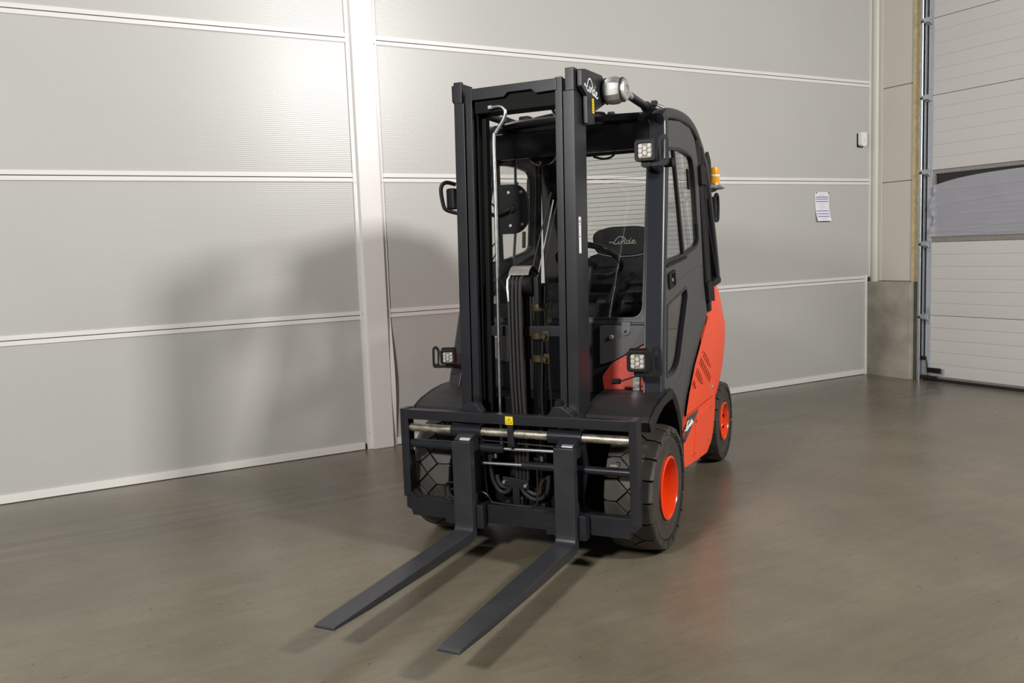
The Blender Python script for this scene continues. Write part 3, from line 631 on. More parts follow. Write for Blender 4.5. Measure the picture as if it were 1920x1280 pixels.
tube('grease_line', [(-0.175, 0.06, 0.47), (-0.172, 0.06, 0.36), (-0.168, 0.06, 0.30), (-0.17, 0.06, 0.262)], 0.0035, 'hose', T_, 6, 4)
for x in (-0.085, 0.10): lathe('spring_sleeve', [(0.02, 0.17), (0.024, 0.175), (0.022, 0.19), (0.024, 0.205), (0.022, 0.22), (0.02, 0.225)], 'plastic', T_, 16, (x, 0.12, 0.02), 'z')
for x in (0.0,): cyl('grease_fitting', (x, 0.09, 0.235), (x, 0.085, 0.275), 0.007, 'zinc', T_, 8)
# label on the outer face of the upright
lb = box('type_label', 0.296, 0.2968, y0+0.032, y0+0.060, 1.385, 1.545, 'white', T_, 0.0002, mtilt)
for z0_, z1_, m_ in ((1.508, 1.512, 'silverprint'), (1.518, 1.530, 'silverprint'), (1.487, 1.4885, 'seal'), (1.468, 1.473, 'inkgrey'), (1.455, 1.462, 'silverprint'), (1.388, 1.391, 'inkgrey')):
    box('print_mark', 0.2967, 0.2971, y0+0.038, y0+0.053, z0_, z1_, m_, lb, 0, mtilt)

# ---------------------------------------------------------------- wheels
def wheel(name, cx, cy, R_, wid, rim_r, sg, steer):
    wh = bpy.data.objects.new  # placeholder to keep names short
    hw = wid/2; s = 0.022
    tp = [(rim_r, -hw+0.012), (rim_r+0.02, -hw+0.004), (rim_r+0.035, -hw+0.010), (R_*0.80, -hw+0.004), (R_*0.84, -hw+0.012), (R_-0.05, -hw+0.004), (R_-s-0.012, -hw+0.006), (R_-s, -hw+0.022),
          (R_-s, hw-0.022), (R_-s-0.012, hw-0.006), (R_-0.05, hw-0.004), (R_*0.84, hw-0.012), (R_*0.80, hw-0.004), (rim_r+0.035, hw-0.010), (rim_r+0.02, hw-0.004), (rim_r, hw-0.012)]
    tp = tp + [(rim_r, 0)] ; tp = [(rim_r, 0)] + tp
    bm = bmesh.new(); addlathe(bm, tp[1:-1], 56); 
    # close the inside of the ring
    o = None
    for f in [f for f in bm.faces if len(f.verts) > 8]: bm.faces.remove(f)
    rings = [v for v in bm.verts if abs(math.hypot(v.co.y, v.co.z)-rim_r) < 1e-4]
    o = finish(name, bm, 'rubber', T_, Matrix.Translation((cx, cy, R_)), ang=40)
    # rim: lipped barrel with a dished disc (outer side towards sg)
    S = sg
    depth = 0.15 if not steer else 0.03
    pr = [(rim_r+0.004, -hw+0.02), (rim_r+0.004, hw-0.012), (rim_r+0.006, hw+0.001), (rim_r-0.004, hw+0.004), (rim_r-0.010, hw-0.004), (rim_r-0.018, hw-0.035)]
    if steer: pr += [(rim_r-0.022, hw-depth), (rim_r-0.045, hw-depth-0.012), (0.060, hw-depth-0.004), (0.050, hw-depth+0.01), (0, hw-depth+0.012)]
    else: pr += [(rim_r-0.024, hw-depth+0.02), (rim_r-0.034, hw-depth), (0.075, hw-depth-0.012), (0.06, hw-depth+0.0), (0, hw-depth)]
    mirx = (lambda co: Vector((co.x*S, co.y, co.z)))
    lathe('wheel_rim', pr, 'rim', o, 44, (0, 0, 0), 'x', mirx, ang=50)
    nn = 6 if steer else 0
    for k in range(nn):
        a = 2*math.pi*k/nn+0.3; rr = rim_r*0.60 if steer else rim_r*0.66; yy, zz = rr*math.cos(a), rr*math.sin(a)
        lathe('lug_nut', [(0, hw-depth+0.016), (0.010, hw-depth+0.014), (0.012, hw-depth-0.0), (0.012, hw-depth-0.016)], 'plastic' if steer else 'rim', o, 6, (0, yy, zz), 'x', mirx)
    # tread lugs, one mesh per kind, repeated around the tyre
    N = 18 if not steer else 20; da = 2*math.pi/N
    def lug(poly):   # poly in (x across, t 0..1 around)
        bm = bmesh.new(); top = []; bot = []
        for x, t in poly:
            a = (t-0.5)*da; 
            r1 = R_ - (0.010*max(0, (abs(x)-(hw-0.03))/0.03)**2 if abs(x) > hw-0.03 else 0); r0 = R_-s-0.016
            top.append(bm.verts.new((x, r1*math.sin(a), -r1*math.cos(a)))); bot.append(bm.verts.new((x*1.002, r0*math.sin(a), -r0*math.cos(a))))
        n = len(poly); bm.faces.new(top); bm.faces.new(list(reversed(bot)))
        for i in range(n): bm.faces.new((top[i], top[(i+1) % n], bot[(i+1) % n], bot[i]))
        bmesh.ops.recalc_face_normals(bm, faces=bm.faces)
        es = [e for e in bm.edges if all(v in top for v in e.verts)]
        bmesh.ops.bevel(bm, geom=es, offset=0.003, segments=1, affect='EDGES')
        return bm
    e = hw+0.001; g = 0.035
    side = [(e, g+.03), (e-0.028, g), (hw*0.46, g), (hw*0.03, 0.47), (hw*0.03, 0.53), (hw*0.46, 1-g), (e-0.028, 1-g), (e, 1-g-.03)]
    groups = [side, [(-x, t) for x, t in side], [(hw*0.33, 0.5-0.5+0.0), (0.0, 0.40), (-hw*0.33, 0.0), (0.0, -0.40)]]
    groups[2] = [(hw*0.42, 0.0), (0.0, 0.445), (-hw*0.42, 0.0), (0.0, -0.445)]
    for gi, poly in enumerate(groups):
        base = finish('tread_lug', lug(poly), 'rubber', o, ang=50)
        for k in range(1, N):
            c = base.copy(); COL.objects.link(c); c.parent = o; c.rotation_euler = (k*da, 0, 0)
    return o
for sg in (1, -1):
    wheel('drive_wheel', sg*0.508, 0.376, 0.292, 0.222, 0.142, sg, False)
    wheel('steer_wheel', sg*0.425, 2.11, 0.2585, 0.172, 0.118, sg, True)

# ---------------------------------------------------------------- fenders
for sg in (1, -1):
    fx = (lambda co, sg=sg: Vector((sg*co.x, co.y, co.z)))
    top = [(0.135, 0.600), (0.140, 0.645), (0.155, 0.664), (0.22, 0.692), (0.33, 0.716), (0.43, 0.728), (0.52, 0.730)]
    inn = [(0.52, 0.715), (0.43, 0.712), (0.33, 0.700), (0.22, 0.675), (0.165, 0.652), (0.152, 0.640), (0.148, 0.600)]
    prism('fender', top+inn, 'x', 0.285, 0.607, 'fender', T_, 0.003, fx)
    # side lip of the fender, deeper than the skin
    lip = [(0.135, 0.600), (0.140, 0.645), (0.155, 0.664), (0.22, 0.692), (0.33, 0.716), (0.43, 0.728), (0.50, 0.730), (0.50, 0.690), (0.42, 0.686), (0.34, 0.676), (0.27, 0.655), (0.205, 0.622), (0.185, 0.600)]
    prism('fender_lip', lip, 'x', 0.590, 0.610, 'fender', T_, 0.003, fx)
    arch = [(0.502, 0.728), (0.56, 0.700), (0.62, 0.640), (0.665, 0.555), (0.690, 0.46), (0.700, 0.35), (0.695, 0.225), (0.655, 0.220), (0.655, 0.34), (0.645, 0.44), (0.620, 0.53), (0.58, 0.605), (0.53, 0.660), (0.502, 0.690)]
    prism('wheel_arch', arch, 'x', 0.500, 0.606, 'plastic', T_, 0.004, fx)
    prism('arch_liner', [(0.50, 0.70), (0.60, 0.64), (0.66, 0.50), (0.68, 0.22), (0.75, 0.22), (0.75, 0.5), (0.70, 0.70), (0.55, 0.76)], 'x', 0.30, 0.565, 'black', T_, 0.004, fx)
    cyl('fender_bolt', (0.515, 0.47, 0.728), (0.515, 0.47, 0.742), 0.009, 'zinc', T_, 8, fx)
    cyl('fender_bolt', (0.345, 0.49, 0.722), (0.345, 0.49, 0.736), 0.006, 'zinc', T_, 8, fx)

# ---------------------------------------------------------------- chassis core, drive axle
box('chassis', -0.36, 0.36, 0.30, 1.75, 0.17, 0.70, 'black', T_, 0.01)
cyl('drive_axle', (-0.42, 0.376, 0.292), (0.42, 0.376, 0.292), 0.10, 'black', T_, 20)
box('steer_axle', -0.36, 0.36, 1.98, 2.24, 0.16, 0.36, 'black', T_, 0.01)
box('chassis_side', 0.36, 0.54, 0.74, 1.62, 0.26, 0.70, 'black', T_, 0.006)
box('chassis_side', -0.54, -0.36, 0.74, 1.62, 0.26, 0.70, 'black', T_, 0.006)

# ---------------------------------------------------------------- orange body: side covers, counterweight
LOUV = []
def louvres():
    out = []
    # four diagonal rows of slanted slots, given as (row start y, z), (row end y, z), count, slot length
    rows = [((1.265, 0.812), (1.487, 0.702), 7, [0.3, 0.75, 0.85, 0.85, 0.75, 0.55, 0.3]),
            ((1.192, 0.773), (1.465, 0.634), 9, [1, 1, 1, 1, 1, 1, 1, 1, 0.85]),
            ((1.083, 0.729), (1.236, 0.645), 6, [1, 1.05, 1.1, 1, 0.8, 0.4]),
            ((0.990, 0.684), (1.040, 0.652), 3, [0.7, 0.75, 0.35])]
    for (y0_, z0_), (y1_, z1_), n, ls in rows:
        ry, rz = (y1_-y0_), (z1_-z0_); L0 = math.hypot(ry, rz); ry, rz = ry/L0*0.0088, rz/L0*0.0088
        for i in range(n):
            t = i/(n-1); y = y0_+(y1_-y0_)*t; z = z0_+(z1_-z0_)*t; dy, dz = 0.030*ls[i], 0.0155*ls[i]
            out.append([(y-dy-ry, z-dz-rz), (y-dy+ry, z-dz+rz), (y+dy+ry, z+dz+rz), (y+dy-ry, z+dz-rz)])
    return out
LOUV = louvres()
for sg in (1, -1):
    fb = (lambda co, sg=sg: (lambda q: Vector((sg*q.x, q.y, q.z)))(bodymap(co)))
    side = sheet('engine_cover', rnd([(1.50, 1.022), (1.455, 1.0), (1.223, 0.872), (1.042, 0.769), (0.879, 0.639), (0.806, 0.560), (0.802, 0.548), (1.62, 0.522), (1.615, 0.60), (1.59, 0.836), (1.535, 0.985)], 0.006), LOUV, 'x', -0.0012, 0.0, 'red', T_, 0.0, fb)
    prism('louvre_backing', [(0.90, 0.58), (1.58, 0.56), (1.54, 0.84), (1.2, 0.83)], 'x', -0.06, -0.04, 'black', side, 0, fb)
    low = sheet('tank_cover', rnd([(0.705, 0.40), (0.738, 0.462), (0.795, 0.541), (1.622, 0.515), (1.618, 0.46), (1.575, 0.36), (1.49, 0.272), (1.335, 0.233), (1.025, 0.262), (0.705, 0.300)], [0.002, 0.002, 0.002, 0.01, 0.03, 0.05, 0.05, 0.02, 0.02, 0.01]), [], 'x', -0.02, 0.002, 'red', T_, 0.002, fb)
    # raised hatch on the lower cover
    sheet('tank_hatch', rnd([(1.04, 0.500), (1.50, 0.487), (1.50, 0.32), (1.42, 0.268), (0.945, 0.300), (1.00, 0.42)], 0.02), [], 'x', 0.002, 0.006, 'red', low, 0.0015, fb)
    for y, z in ((1.02, 0.478), (1.43, 0.482), (1.36, 0.30), (0.965, 0.318)):
        lathe('screw', [(0, 0.010), (0.007, 0.009), (0.009, 0.002)], 'zinc', low, 10, (0, y, z), 'x', fb)
    for z in (0.585, 0.572): lathe('screw', [(0, 0.006), (0.007, 0.005), (0.009, 0.0)], 'zinc', side, 10, (0, 1.55, z), 'x', fb)
    patch = sheet('brand_patch', rnd([(0.745, 0.470), (0.797, 0.538), (1.080, 0.529), (1.05, 0.515), (0.735, 0.428), (0.715, 0.43)], 0.003), [], 'x', 0.002, 0.0075, 'door', low, 0.001, fb)
    if sg > 0:
        bm = bmesh.new()
        for s_ in SCRIPT:
            addtube(bm, [fb(Vector((0.0085, 0.716+p.x*0.050, 0.476+p.y*0.019+p.x*0.003))) for p in smoothpath([Vector((x, y, 0)) for x, y in s_], 5)], 0.0030, 6)
        finish('brand_lettering', bm, 'white', low)
# counterweight: stacked outline, narrower towards top and bottom
def cw_outline(k, z):
    side = [(bodyX(1.50)-0.030, 1.50+0.05*max(0, (0.98-z))/0.45), (bodyX(1.60)-0.006, 1.56+0.05*max(0, (0.98-z))/0.45), (bodyX(1.62)-0.002, 1.68), (0.553, 1.80), (0.541, 1.95), (0.520, 2.10), (0.485, 2.25), (0.435, 2.38), (0.35, 2.48), (0.22, 2.54), (0.0, 2.56)]
    out = []
    for i, (x, y) in enumerate(side):
        t = min(max((y-1.62)/0.9, 0), 1)
        kk = 1-(1-k)*t
        out.append((x*kk, 1.5+(y-1.5)*(1-(1-k)*1.0)))
    return out
lev = [(0.50, 0.86), (0.56, 0.925), (0.64, 0.965), (0.74, 0.995), (0.84, 1.012), (0.90, 1.006), (0.97, 0.975), (1.04, 0.95), (1.10, 0.92), (1.135, 0.885), (1.15, 0.84)]
bm = bmesh.new(); rings = []
for z, k in lev:
    h = cw_outline(k, z); pts = h + [(-x, y) for x, y in reversed(h[:-1])]
    rings.append([bm.verts.new((x, y, z)) for x, y in pts])
for A, B in zip(rings, rings[1:]):
    n = len(A)
    for j in range(n): bm.faces.new((A[j], A[(j+1) % n], B[(j+1) % n], B[j]))
bm.faces.new(list(reversed(rings[0]))); bm.faces.new(rings[-1])
cw = finish('counterweight', bm, 'red', T_, ang=50)
box('counterweight_core', -0.33, 0.33, 1.62, 2.46, 0.16, 0.52, 'red', cw, 0.03)

# ---------------------------------------------------------------- cab frame
def sweep(name, path, hx, hn, m, fx, parent=T_, r=0.3, inset=0.0, xf=None, sec=None, **k):
    xf = xf or sideX
    # rounded-rectangle bar following a (y, z) path in the leaning side plane
    P = smoothpath([Vector((0, y, z)) for y, z in path], 6); bm = bmesh.new(); prev = None
    sec = sec or rnd([(-hx, -hn), (hx, -hn), (hx, hn), (-hx, hn)], min(hx, hn)*r*2, 3)
    for i, p in enumerate(P):
        t = (P[min(i+1, len(P)-1)]-P[max(i-1, 0)]).normalized(); n = Vector((0, -t.z, t.y))
        ring = [bm.verts.new(Vector((xf(p.z)-hx-inset+a, 0, 0)) + Vector((0, p.y, p.z)) + n*b) for a, b in sec]
        if prev:
            for j in range(len(ring)): bm.faces.new((prev[j], prev[(j+1) % len(ring)], ring[(j+1) % len(ring)], ring[j]))
        else: bm.faces.new(list(reversed(ring)))
        prev = ring
    bm.faces.new(prev); mapverts(bm, fx)
    return finish(name, bm, m, parent, **k)
yp = lambda z: 0.42+0.303*(z-0.73)
for sg in (1, -1):
    fx = (lambda co, sg=sg: Vector((sg*co.x, co.y, co.z)))
    fc = (lambda co, sg=sg: (lambda q: Vector((sg*q.x, q.y, q.z)))(cabmap(co)))
    sweep('cab_pillar', [(yp(0.70)+.03, 0.70), (yp(1.0)+.03, 1.0), (yp(1.4)+.03, 1.4), (yp(1.8)+.03, 1.8), (yp(1.95)+.03, 1.95), (0.835, 2.045)], 0.044, 0.036, 'pillar', fx, sec=rnd([(-0.044, -0.036), (0.044, -0.036), (0.044, 0.004), (-0.044, 0.036)], [0.004, 0.01, 0.022, 0.008], 4))
    sweep('roof_rail', [(0.80, 2.025), (0.86, 2.053), (0.98, 2.071), (1.16, 2.080), (1.33, 2.072), (1.475, 2.035), (1.585, 1.978), (1.68, 1.91), (1.775, 1.80), (1.90, 1.55), (2.0, 1.32), (2.045, 1.19)], 0.034, 0.030, 'pillar', fx, r=0.4, inset=0.0, xf=lambda z: 0.507)
    sweep('cab_post', [(1.50, 1.99), (1.515, 1.85), (1.525, 1.6), (1.53, 1.3), (1.535, 1.02)], 0.022, 0.036, 'plastic', fx, r=0.45, inset=0.0)
    sweep('cab_post', [(1.60, 1.95), (1.655, 1.80), (1.72, 1.5), (1.775, 1.2), (1.79, 1.08)], 0.018, 0.024, 'plastic', fx, r=0.45, inset=0.012, xf=lambda z: 0.52)
    sweep('sill_bar', [(1.50, 1.03), (1.62, 1.10), (1.80, 1.155), (1.99, 1.178)], 0.03, 0.022, 'plastic', fx, r=0.4, inset=0.005, xf=lambda z: 0.53)
    # dark quarter pane between the posts
    sheet('quarter_pane', rnd([(1.53, 1.06), (1.70, 1.12), (2.02, 1.20), (1.98, 1.32), (1.76, 1.78), (1.64, 1.92), (1.52, 1.97)], 0.01), [], 'x', 0.468, 0.473, 'gloss', T_, 0, fx)
    # door: leaning panel with an upper and a lower window
    win = rnd([(0.665, 1.318), (1.08, 1.352), (1.30, 1.388), (1.362, 1.41), (1.372, 1.80), (1.34, 1.885), (1.12, 1.908), (0.85, 1.888)], [0.012, 0.02, 0.05, 0.03, 0.05, 0.05, 0.2, 0.02])
    if sg < 0: win = [(0.665+(y-0.665)*1.12, z) for y, z in win]
    lowin = rnd([(0.545, 0.782), (0.70, 0.782), (0.79, 0.825), (1.04, 1.145), (1.03, 1.185), (0.64, 1.118)], [0.02, 0.05, 0.05, 0.03, 0.02, 0.01])
    outer = rnd([(0.465, 0.735), (0.84, 1.99), (0.90, 2.03), (1.12, 2.048), (1.33, 2.035), (1.43, 1.985), (1.468+(.02 if sg < 0 else 0), 1.88), (1.458+(.03 if sg < 0 else 0), 1.70), (1.425+(.05 if sg < 0 else 0), 1.20), (1.46, 1.03), (1.44, 0.985), (1.253, 0.882), (1.083, 0.777), (0.922, 0.647), (0.838, 0.562), (0.755, 0.45), (0.715, 0.40), (0.69, 0.47), (0.66, 0.575), (0.60, 0.675), (0.53, 0.725)], 0.03, 4)
    dr = sheet('cab_door', outer, [win, lowin], 'x', -0.035, -0.006, 'door', T_, 0.003, fc)
    ring = lambda p, k: [((y-cy_)*k+cy_, (z-cz_)*k+cz_) for y, z in p]
    cy_, cz_ = 1.04, 1.62; sheet('window_gasket', ring(win, 1.015), [ring(win, 0.955)], 'x', -0.03, -0.004, 'seal', dr, 0.002, fc)
    cy_, cz_ = 0.80, 0.97; sheet('window_gasket', ring(lowin, 1.03), [ring(lowin, 0.955)], 'x', -0.03, -0.0025, 'pillar', dr, 0.002, fc)
    sheet('door_pane', win, [], 'x', -0.022, -0.018, 'glass', dr, 0, fc)
    sheet('door_pane', lowin, [], 'x', -0.022, -0.018, 'darkglass', dr, 0, fc)
    prism('pane_divider', [(0.962, 1.90), (0.992, 1.90), (1.055, 1.35), (1.022, 1.345)], 'x', -0.026, -0.008, 'seal', dr, 0.002, fc)
    prism('window_sill', [(0.655, 1.298), (1.05, 1.333), (1.05, 1.345), (0.655, 1.312)], 'x', -0.01, 0.004, 'plastic', dr, 0.002, fc)
    box('pane_latch', -0.018, -0.006, 1.225, 1.262, 1.70, 1.81, 'plastic', dr, 0.004, fc)
    box('pane_latch', -0.018, -0.004, 1.345, 1.375, 1.42, 1.52, 'plastic', dr, 0.004, fc)
    # pressed line along the lower door
    tube('door_rib', [(-0.006, 0.60, 1.185), (-0.006, 0.90, 1.232), (-0.006, 1.36, 1.285), (-0.006, 1.40, 1.25), (-0.006, 1.395, 1.08), (-0.006, 1.30, 0.955)], 0.004, 'door', dr, 8, 6, f=fc)
    tube('door_rib', [(-0.006, 0.57, 0.722), (-0.006, 0.74, 0.735), (-0.006, 0.86, 0.80), (-0.006, 1.0, 0.98)], 0.006, 'door', dr, 8, 6, f=fc)
    hn = sheet('door_handle', rnd([(0.675, 1.19), (0.80, 1.205), (0.80, 1.285), (0.675, 1.268)], 0.012), [rnd([(0.72, 1.205), (0.785, 1.213), (0.785, 1.268), (0.72, 1.262)], 0.008)], 'x', -0.012, 0.004, 'plastic', dr, 0.002, fc)
    prism('handle_cup', [(0.70, 1.20), (0.79, 1.21), (0.79, 1.275), (0.70, 1.265)], 'x', -0.016, -0.010, 'black', hn, 0, fc)
    lathe('lock', [(0, 0.004), (0.010, 0.003), (0.011, -0.008)], 'galv', hn, 14, (0, 0.745, 1.235), 'x', fc)
    cyl('handle_grip', (-0.002, 0.765, 1.212), (-0.002, 0.765, 1.265), 0.005, 'plastic', hn, 8, fc)
    for z in (1.79, 1.13):
        hg = prism('door_hinge', rnd([(1.445, z-0.055), (1.56, z-0.05), (1.575, z+0.02), (1.53, z+0.065), (1.445, z+0.05)], 0.015), 'x', -0.006, 0.014, 'plastic', T_, 0.004, fc)
        cyl('hinge_pin', (0.006, 1.575, z-0.055), (0.006, 1.575, z+0.05), 0.011, 'plastic', hg, 10, fc)
# roof shell with raised lip, dark inside
bm = bmesh.new()
rp = [(0.80, 2.02), (0.815, 2.060), (0.87, 2.078), (1.0, 2.094), (1.17, 2.102), (1.34, 2.092), (1.49, 2.052), (1.60, 1.99), (1.57, 1.97), (1.47, 2.02), (1.32, 2.055), (1.0, 2.055), (0.86, 2.03), (0.84, 1.90), (0.81, 1.90)]
prism('cab_roof', rp, 'x', -0.455, 0.455, 'plastic', T_, 0.006)
prism('roof_beam', [(0.765, 1.885), (0.80, 2.03), (0.86, 2.05), (0.90, 1.90)], 'x', -0.44, 0.44, 'gloss', T_, 0.012)
tube('roof_lip', [(-0.36, 0.80, 2.062), (-0.20, 0.79, 2.072), (0.16, 0.79, 2.070), (0.21, 0.79, 2.052), (0.38, 0.80, 2.045)], 0.022, 'gloss', T_, 10, 6)
lathe('roof_screw', [(0.02, 0), (0.018, 0.012), (0.0, 0.014)], 'plastic', T_, 12, (0.22, 0.85, 2.078), 'z')
tube('roof_wiper', [(-0.22, 0.80, 2.085), (-0.05, 0.79, 2.100), (0.10, 0.79, 2.098)], [0.009]*12+[0.008], 'plastic', T_, 8, 6)
box('wiper_motor', -0.27, -0.21, 0.78, 0.84, 2.075, 2.108, 'plastic', T_, 0.008)
# windscreen, leaning with the pillars
def wsmap(co): return Vector((co.x, co.y + yp(co.z) + 0.028, co.z))
hole = rnd([(-0.455, 1.065), (0.455, 1.065), (0.425, 1.90), (-0.425, 1.90)], 0.06)
sheet('windscreen_seal', rnd([(-0.495, 1.03), (0.495, 1.03), (0.455, 1.99), (-0.455, 1.99)], 0.05), [hole], 'y', -0.008, 0.012, 'seal', T_, 0.003, wsmap)
sheet('windscreen', hole, [], 'y', 0.0, 0.005, 'windscreen', T_, 0, wsmap)
sheet('screen_trim', rnd([(-0.46, 1.060), (0.46, 1.060), (0.43, 1.905), (-0.43, 1.905)], 0.062), [rnd([(-0.452, 1.068), (0.452, 1.068), (0.422, 1.897), (-0.422, 1.897)], 0.058)], 'y', -0.011, -0.006, 'paint', T_, 0.001, wsmap)
# corner gussets inside the screen's upper corners
for sg in (1, -1):
    fx = (lambda co, sg=sg: wsmap(Vector((sg*co.x, co.y, co.z))))
    prism('roof_gusset', [(0.475, 1.55), (0.462, 1.75), (0.42, 1.86), (0.34, 1.93), (0.25, 1.95), (0.25, 2.0), (0.47, 2.0)], 'y', 0.02, 0.05, 'plastic', T_, 0.004, fx)
    lt = prism('screen_latch', rnd([(0.36, 1.0), (0.372, 0.985), (0.392, 0.985), (0.405, 1.0), (0.405, 1.048), (0.36, 1.048)], 0.006), 'y', -0.028, -0.008, 'paint', T_, 0.004, fx)
    lathe('bolt', [(0, -0.033), (0.007, -0.032), (0.008, -0.026)], 'plastic', lt, 10, (0.382, 0, 1.002), 'y', fx)
tube('screen_wiper', [(-0.055, -0.02, 1.66), (-0.085, -0.02, 1.43), (-0.112, -0.025, 1.21)], 0.0032, 'zinc', T_, 8, 4, f=wsmap)
tube('wiper_blade', [(-0.075, -0.012, 1.70), (-0.13, -0.012, 1.40), (-0.155, -0.012, 1.22)], 0.004, 'seal', T_, 8, 3, f=wsmap)
box('wiper_arm_base', -0.11, -0.05, yp(1.2)-0.03, yp(1.2)+0.02, 1.15, 1.20, 'plastic', T_, 0.006)
# cowl below the windscreen and the red chassis cheeks
prism('cowl', [(-0.492, 1.045), (0.492, 1.045), (0.485, 0.70), (-0.485, 0.70)], 'y', 0.52, 0.56, 'pillar', T_, 0.006, lambda co: Vector((co.x, co.y+0.06*(co.z-1.0), co.z)))
for sg in (1, -1):
    fx = (lambda co, sg=sg: Vector((sg*co.x, co.y+0.06*(co.z-1.0), co.z)))
    prism('cowl_panel', rnd([(0.25, 1.03), (0.488, 1.03), (0.488, 0.955), (0.32, 0.86), (0.25, 0.84)], 0.01), 'y', 0.508, 0.52, 'door', T_, 0.003, fx)
    ch = prism('chassis_cheek', rnd([(0.268, 0.785), (0.318, 0.852), (0.49, 0.948), (0.49, 0.705), (0.285, 0.705)] if sg > 0 else [(0.40, 0.80), (0.42, 0.90), (0.49, 0.948), (0.49, 0.705), (0.40, 0.705)], [0.02, 0.02, 0.004, 0.004, 0.02]), 'y', 0.485, 0.52, 'chassisred', T_, 0.004, fx)
    lathe('bolt', [(0, 0.499), (0.009, 0.500), (0.012, 0.508)], 'galv', ch, 12, (0.31, 0, 0.975), 'y', fx)
    pm = box('lamp_mount', 0.425, 0.462, 0.470, 0.486, 0.72, 0.80, 'greyplate', ch, 0.006, fx)
# ---------------------------------------------------------------- inside the cab
box('cab_floor', -0.50, 0.50, 0.58, 1.85, 0.70, 0.74, 'black', T_, 0.004)
prism('dashboard', [(0.57, 0.74), (0.57, 1.04), (0.66, 1.13), (0.82, 1.12), (0.86, 1.02), (0.80, 0.74)], 'x', -0.47, 0.20, 'plastic', T_, 0.012)
prism('dashboard', [(0.57, 0.74), (0.57, 1.0), (0.64, 1.04), (0.74, 1.03), (0.76, 0.74)], 'x', 0.20, 0.47, 'gloss', T_, 0.012)
prism('seat_base', rnd([(1.05, 0.74), (1.05, 0.98), (1.12, 1.06), (1.60, 1.03), (1.60, 0.74)], 0.03), 'x', -0.24, 0.38, 'plastic', T_, 0.02)
st = prism('driver_seat', rnd([(-0.17, 1.05), (0.31, 1.05), (0.30, 1.35), (0.24, 1.37), (-0.10, 1.37), (-0.16, 1.35)], 0.05), 'y', 1.46, 1.57, 'seat', T_, 0.03)
hrst = [(-0.115, 1.40), (-0.085, 1.365), (0.0, 1.345), (0.14, 1.345), (0.225, 1.365), (0.255, 1.40), (0.262, 1.475), (0.235, 1.505), (0.15, 1.525), (-0.01, 1.525), (-0.095, 1.505), (-0.122, 1.475)]
prism('headrest', rnd(hrst, 0.03), 'y', 1.44, 1.52, 'seat', st, 0.018)
tube('headrest_piping', [(x, 1.448, z) for x, z in [(-0.09, 1.372), (0.0, 1.352), (0.14, 1.352), (0.22, 1.37), (0.24, 1.39)]], 0.004, 'greyplate', st, 8, 5)
script('seat_lettering', lambda u, v: Vector((-0.005+u*0.040, 1.438, 1.420+v*0.022)), 0.0024, 'silverprint', st, Vector((0, 1, 0)))
prism('seat_cushion', rnd([(1.0, 1.05), (1.0, 1.13), (1.05, 1.16), (1.50, 1.13), (1.50, 1.05)], 0.03), 'x', -0.17, 0.31, 'seat', st, 0.02)
# steering wheel on its column
SW = Matrix.Translation((0.03, 0.98, 1.335)) @ Matrix.Rotation(math.radians(-32), 4, 'X')
bm = bmesh.new(); ring = [SW @ Vector((0.172*math.cos(a), 0.172*math.sin(a), 0)) for a in [2*math.pi*k/48 for k in range(48)]]; addtube(bm, ring, 0.016, 12, True)
sw = finish('steering_wheel', bm, 'gloss', T_)
for a in (0.3, 2.4, 4.4): tube('spoke', [SW @ Vector((0.17*math.cos(a), 0.17*math.sin(a), 0)), SW @ Vector((0.03*math.cos(a), 0.03*math.sin(a), -0.03))], 0.013, 'plastic', sw, 8)
lathe('wheel_hub', [(0, 0.0), (0.045, -0.005), (0.05, -0.03), (0.03, -0.05)], 'plastic', sw, 20, f=lambda co: SW @ Vector((co.y, co.z, co.x)))
lathe('spinner_knob', [(0, 0.06), (0.018, 0.055), (0.022, 0.04), (0.012, 0.012), (0.012, 0)], 'gloss', sw, 14, f=lambda co: SW @ Vector((co.y-0.09, co.z-0.145, co.x+0.01)))
tube('steering_column', [SW @ Vector((0, 0, -0.04)), (0.02, 0.90, 1.16), (0.01, 0.80, 1.02)], [0.035]*7, 'plastic', T_, 12, 3)
ar = prism('armrest', rnd([(0.98, 1.10), (1.0, 1.16), (1.10, 1.185), (1.40, 1.18), (1.42, 1.12), (1.30, 1.08)], 0.02), 'x', 0.22, 0.34, 'gloss', T_, 0.015)
tube('joystick', [(0.20, 0.90, 1.06), (0.205, 0.95, 1.15), (0.235, 0.98, 1.215), (0.26, 1.0, 1.25), (0.275, 1.01, 1.268)], [0.02]*5+[0.022]*5+[0.019]*5+[0.012]*5+[0.024]*5, 'gloss', T_, 12, 6) if False else None
tube('joystick_arm', [(0.155, 0.88, 1.02), (0.165, 0.92, 1.12), (0.19, 0.95, 1.185), (0.215, 0.97, 1.20)], 0.024, 'gloss', T_, 12, 6)
cyl('joystick', (0.215, 0.97, 1.205), (0.275, 1.0, 1.262), 0.021, 'gloss', T_, 14)
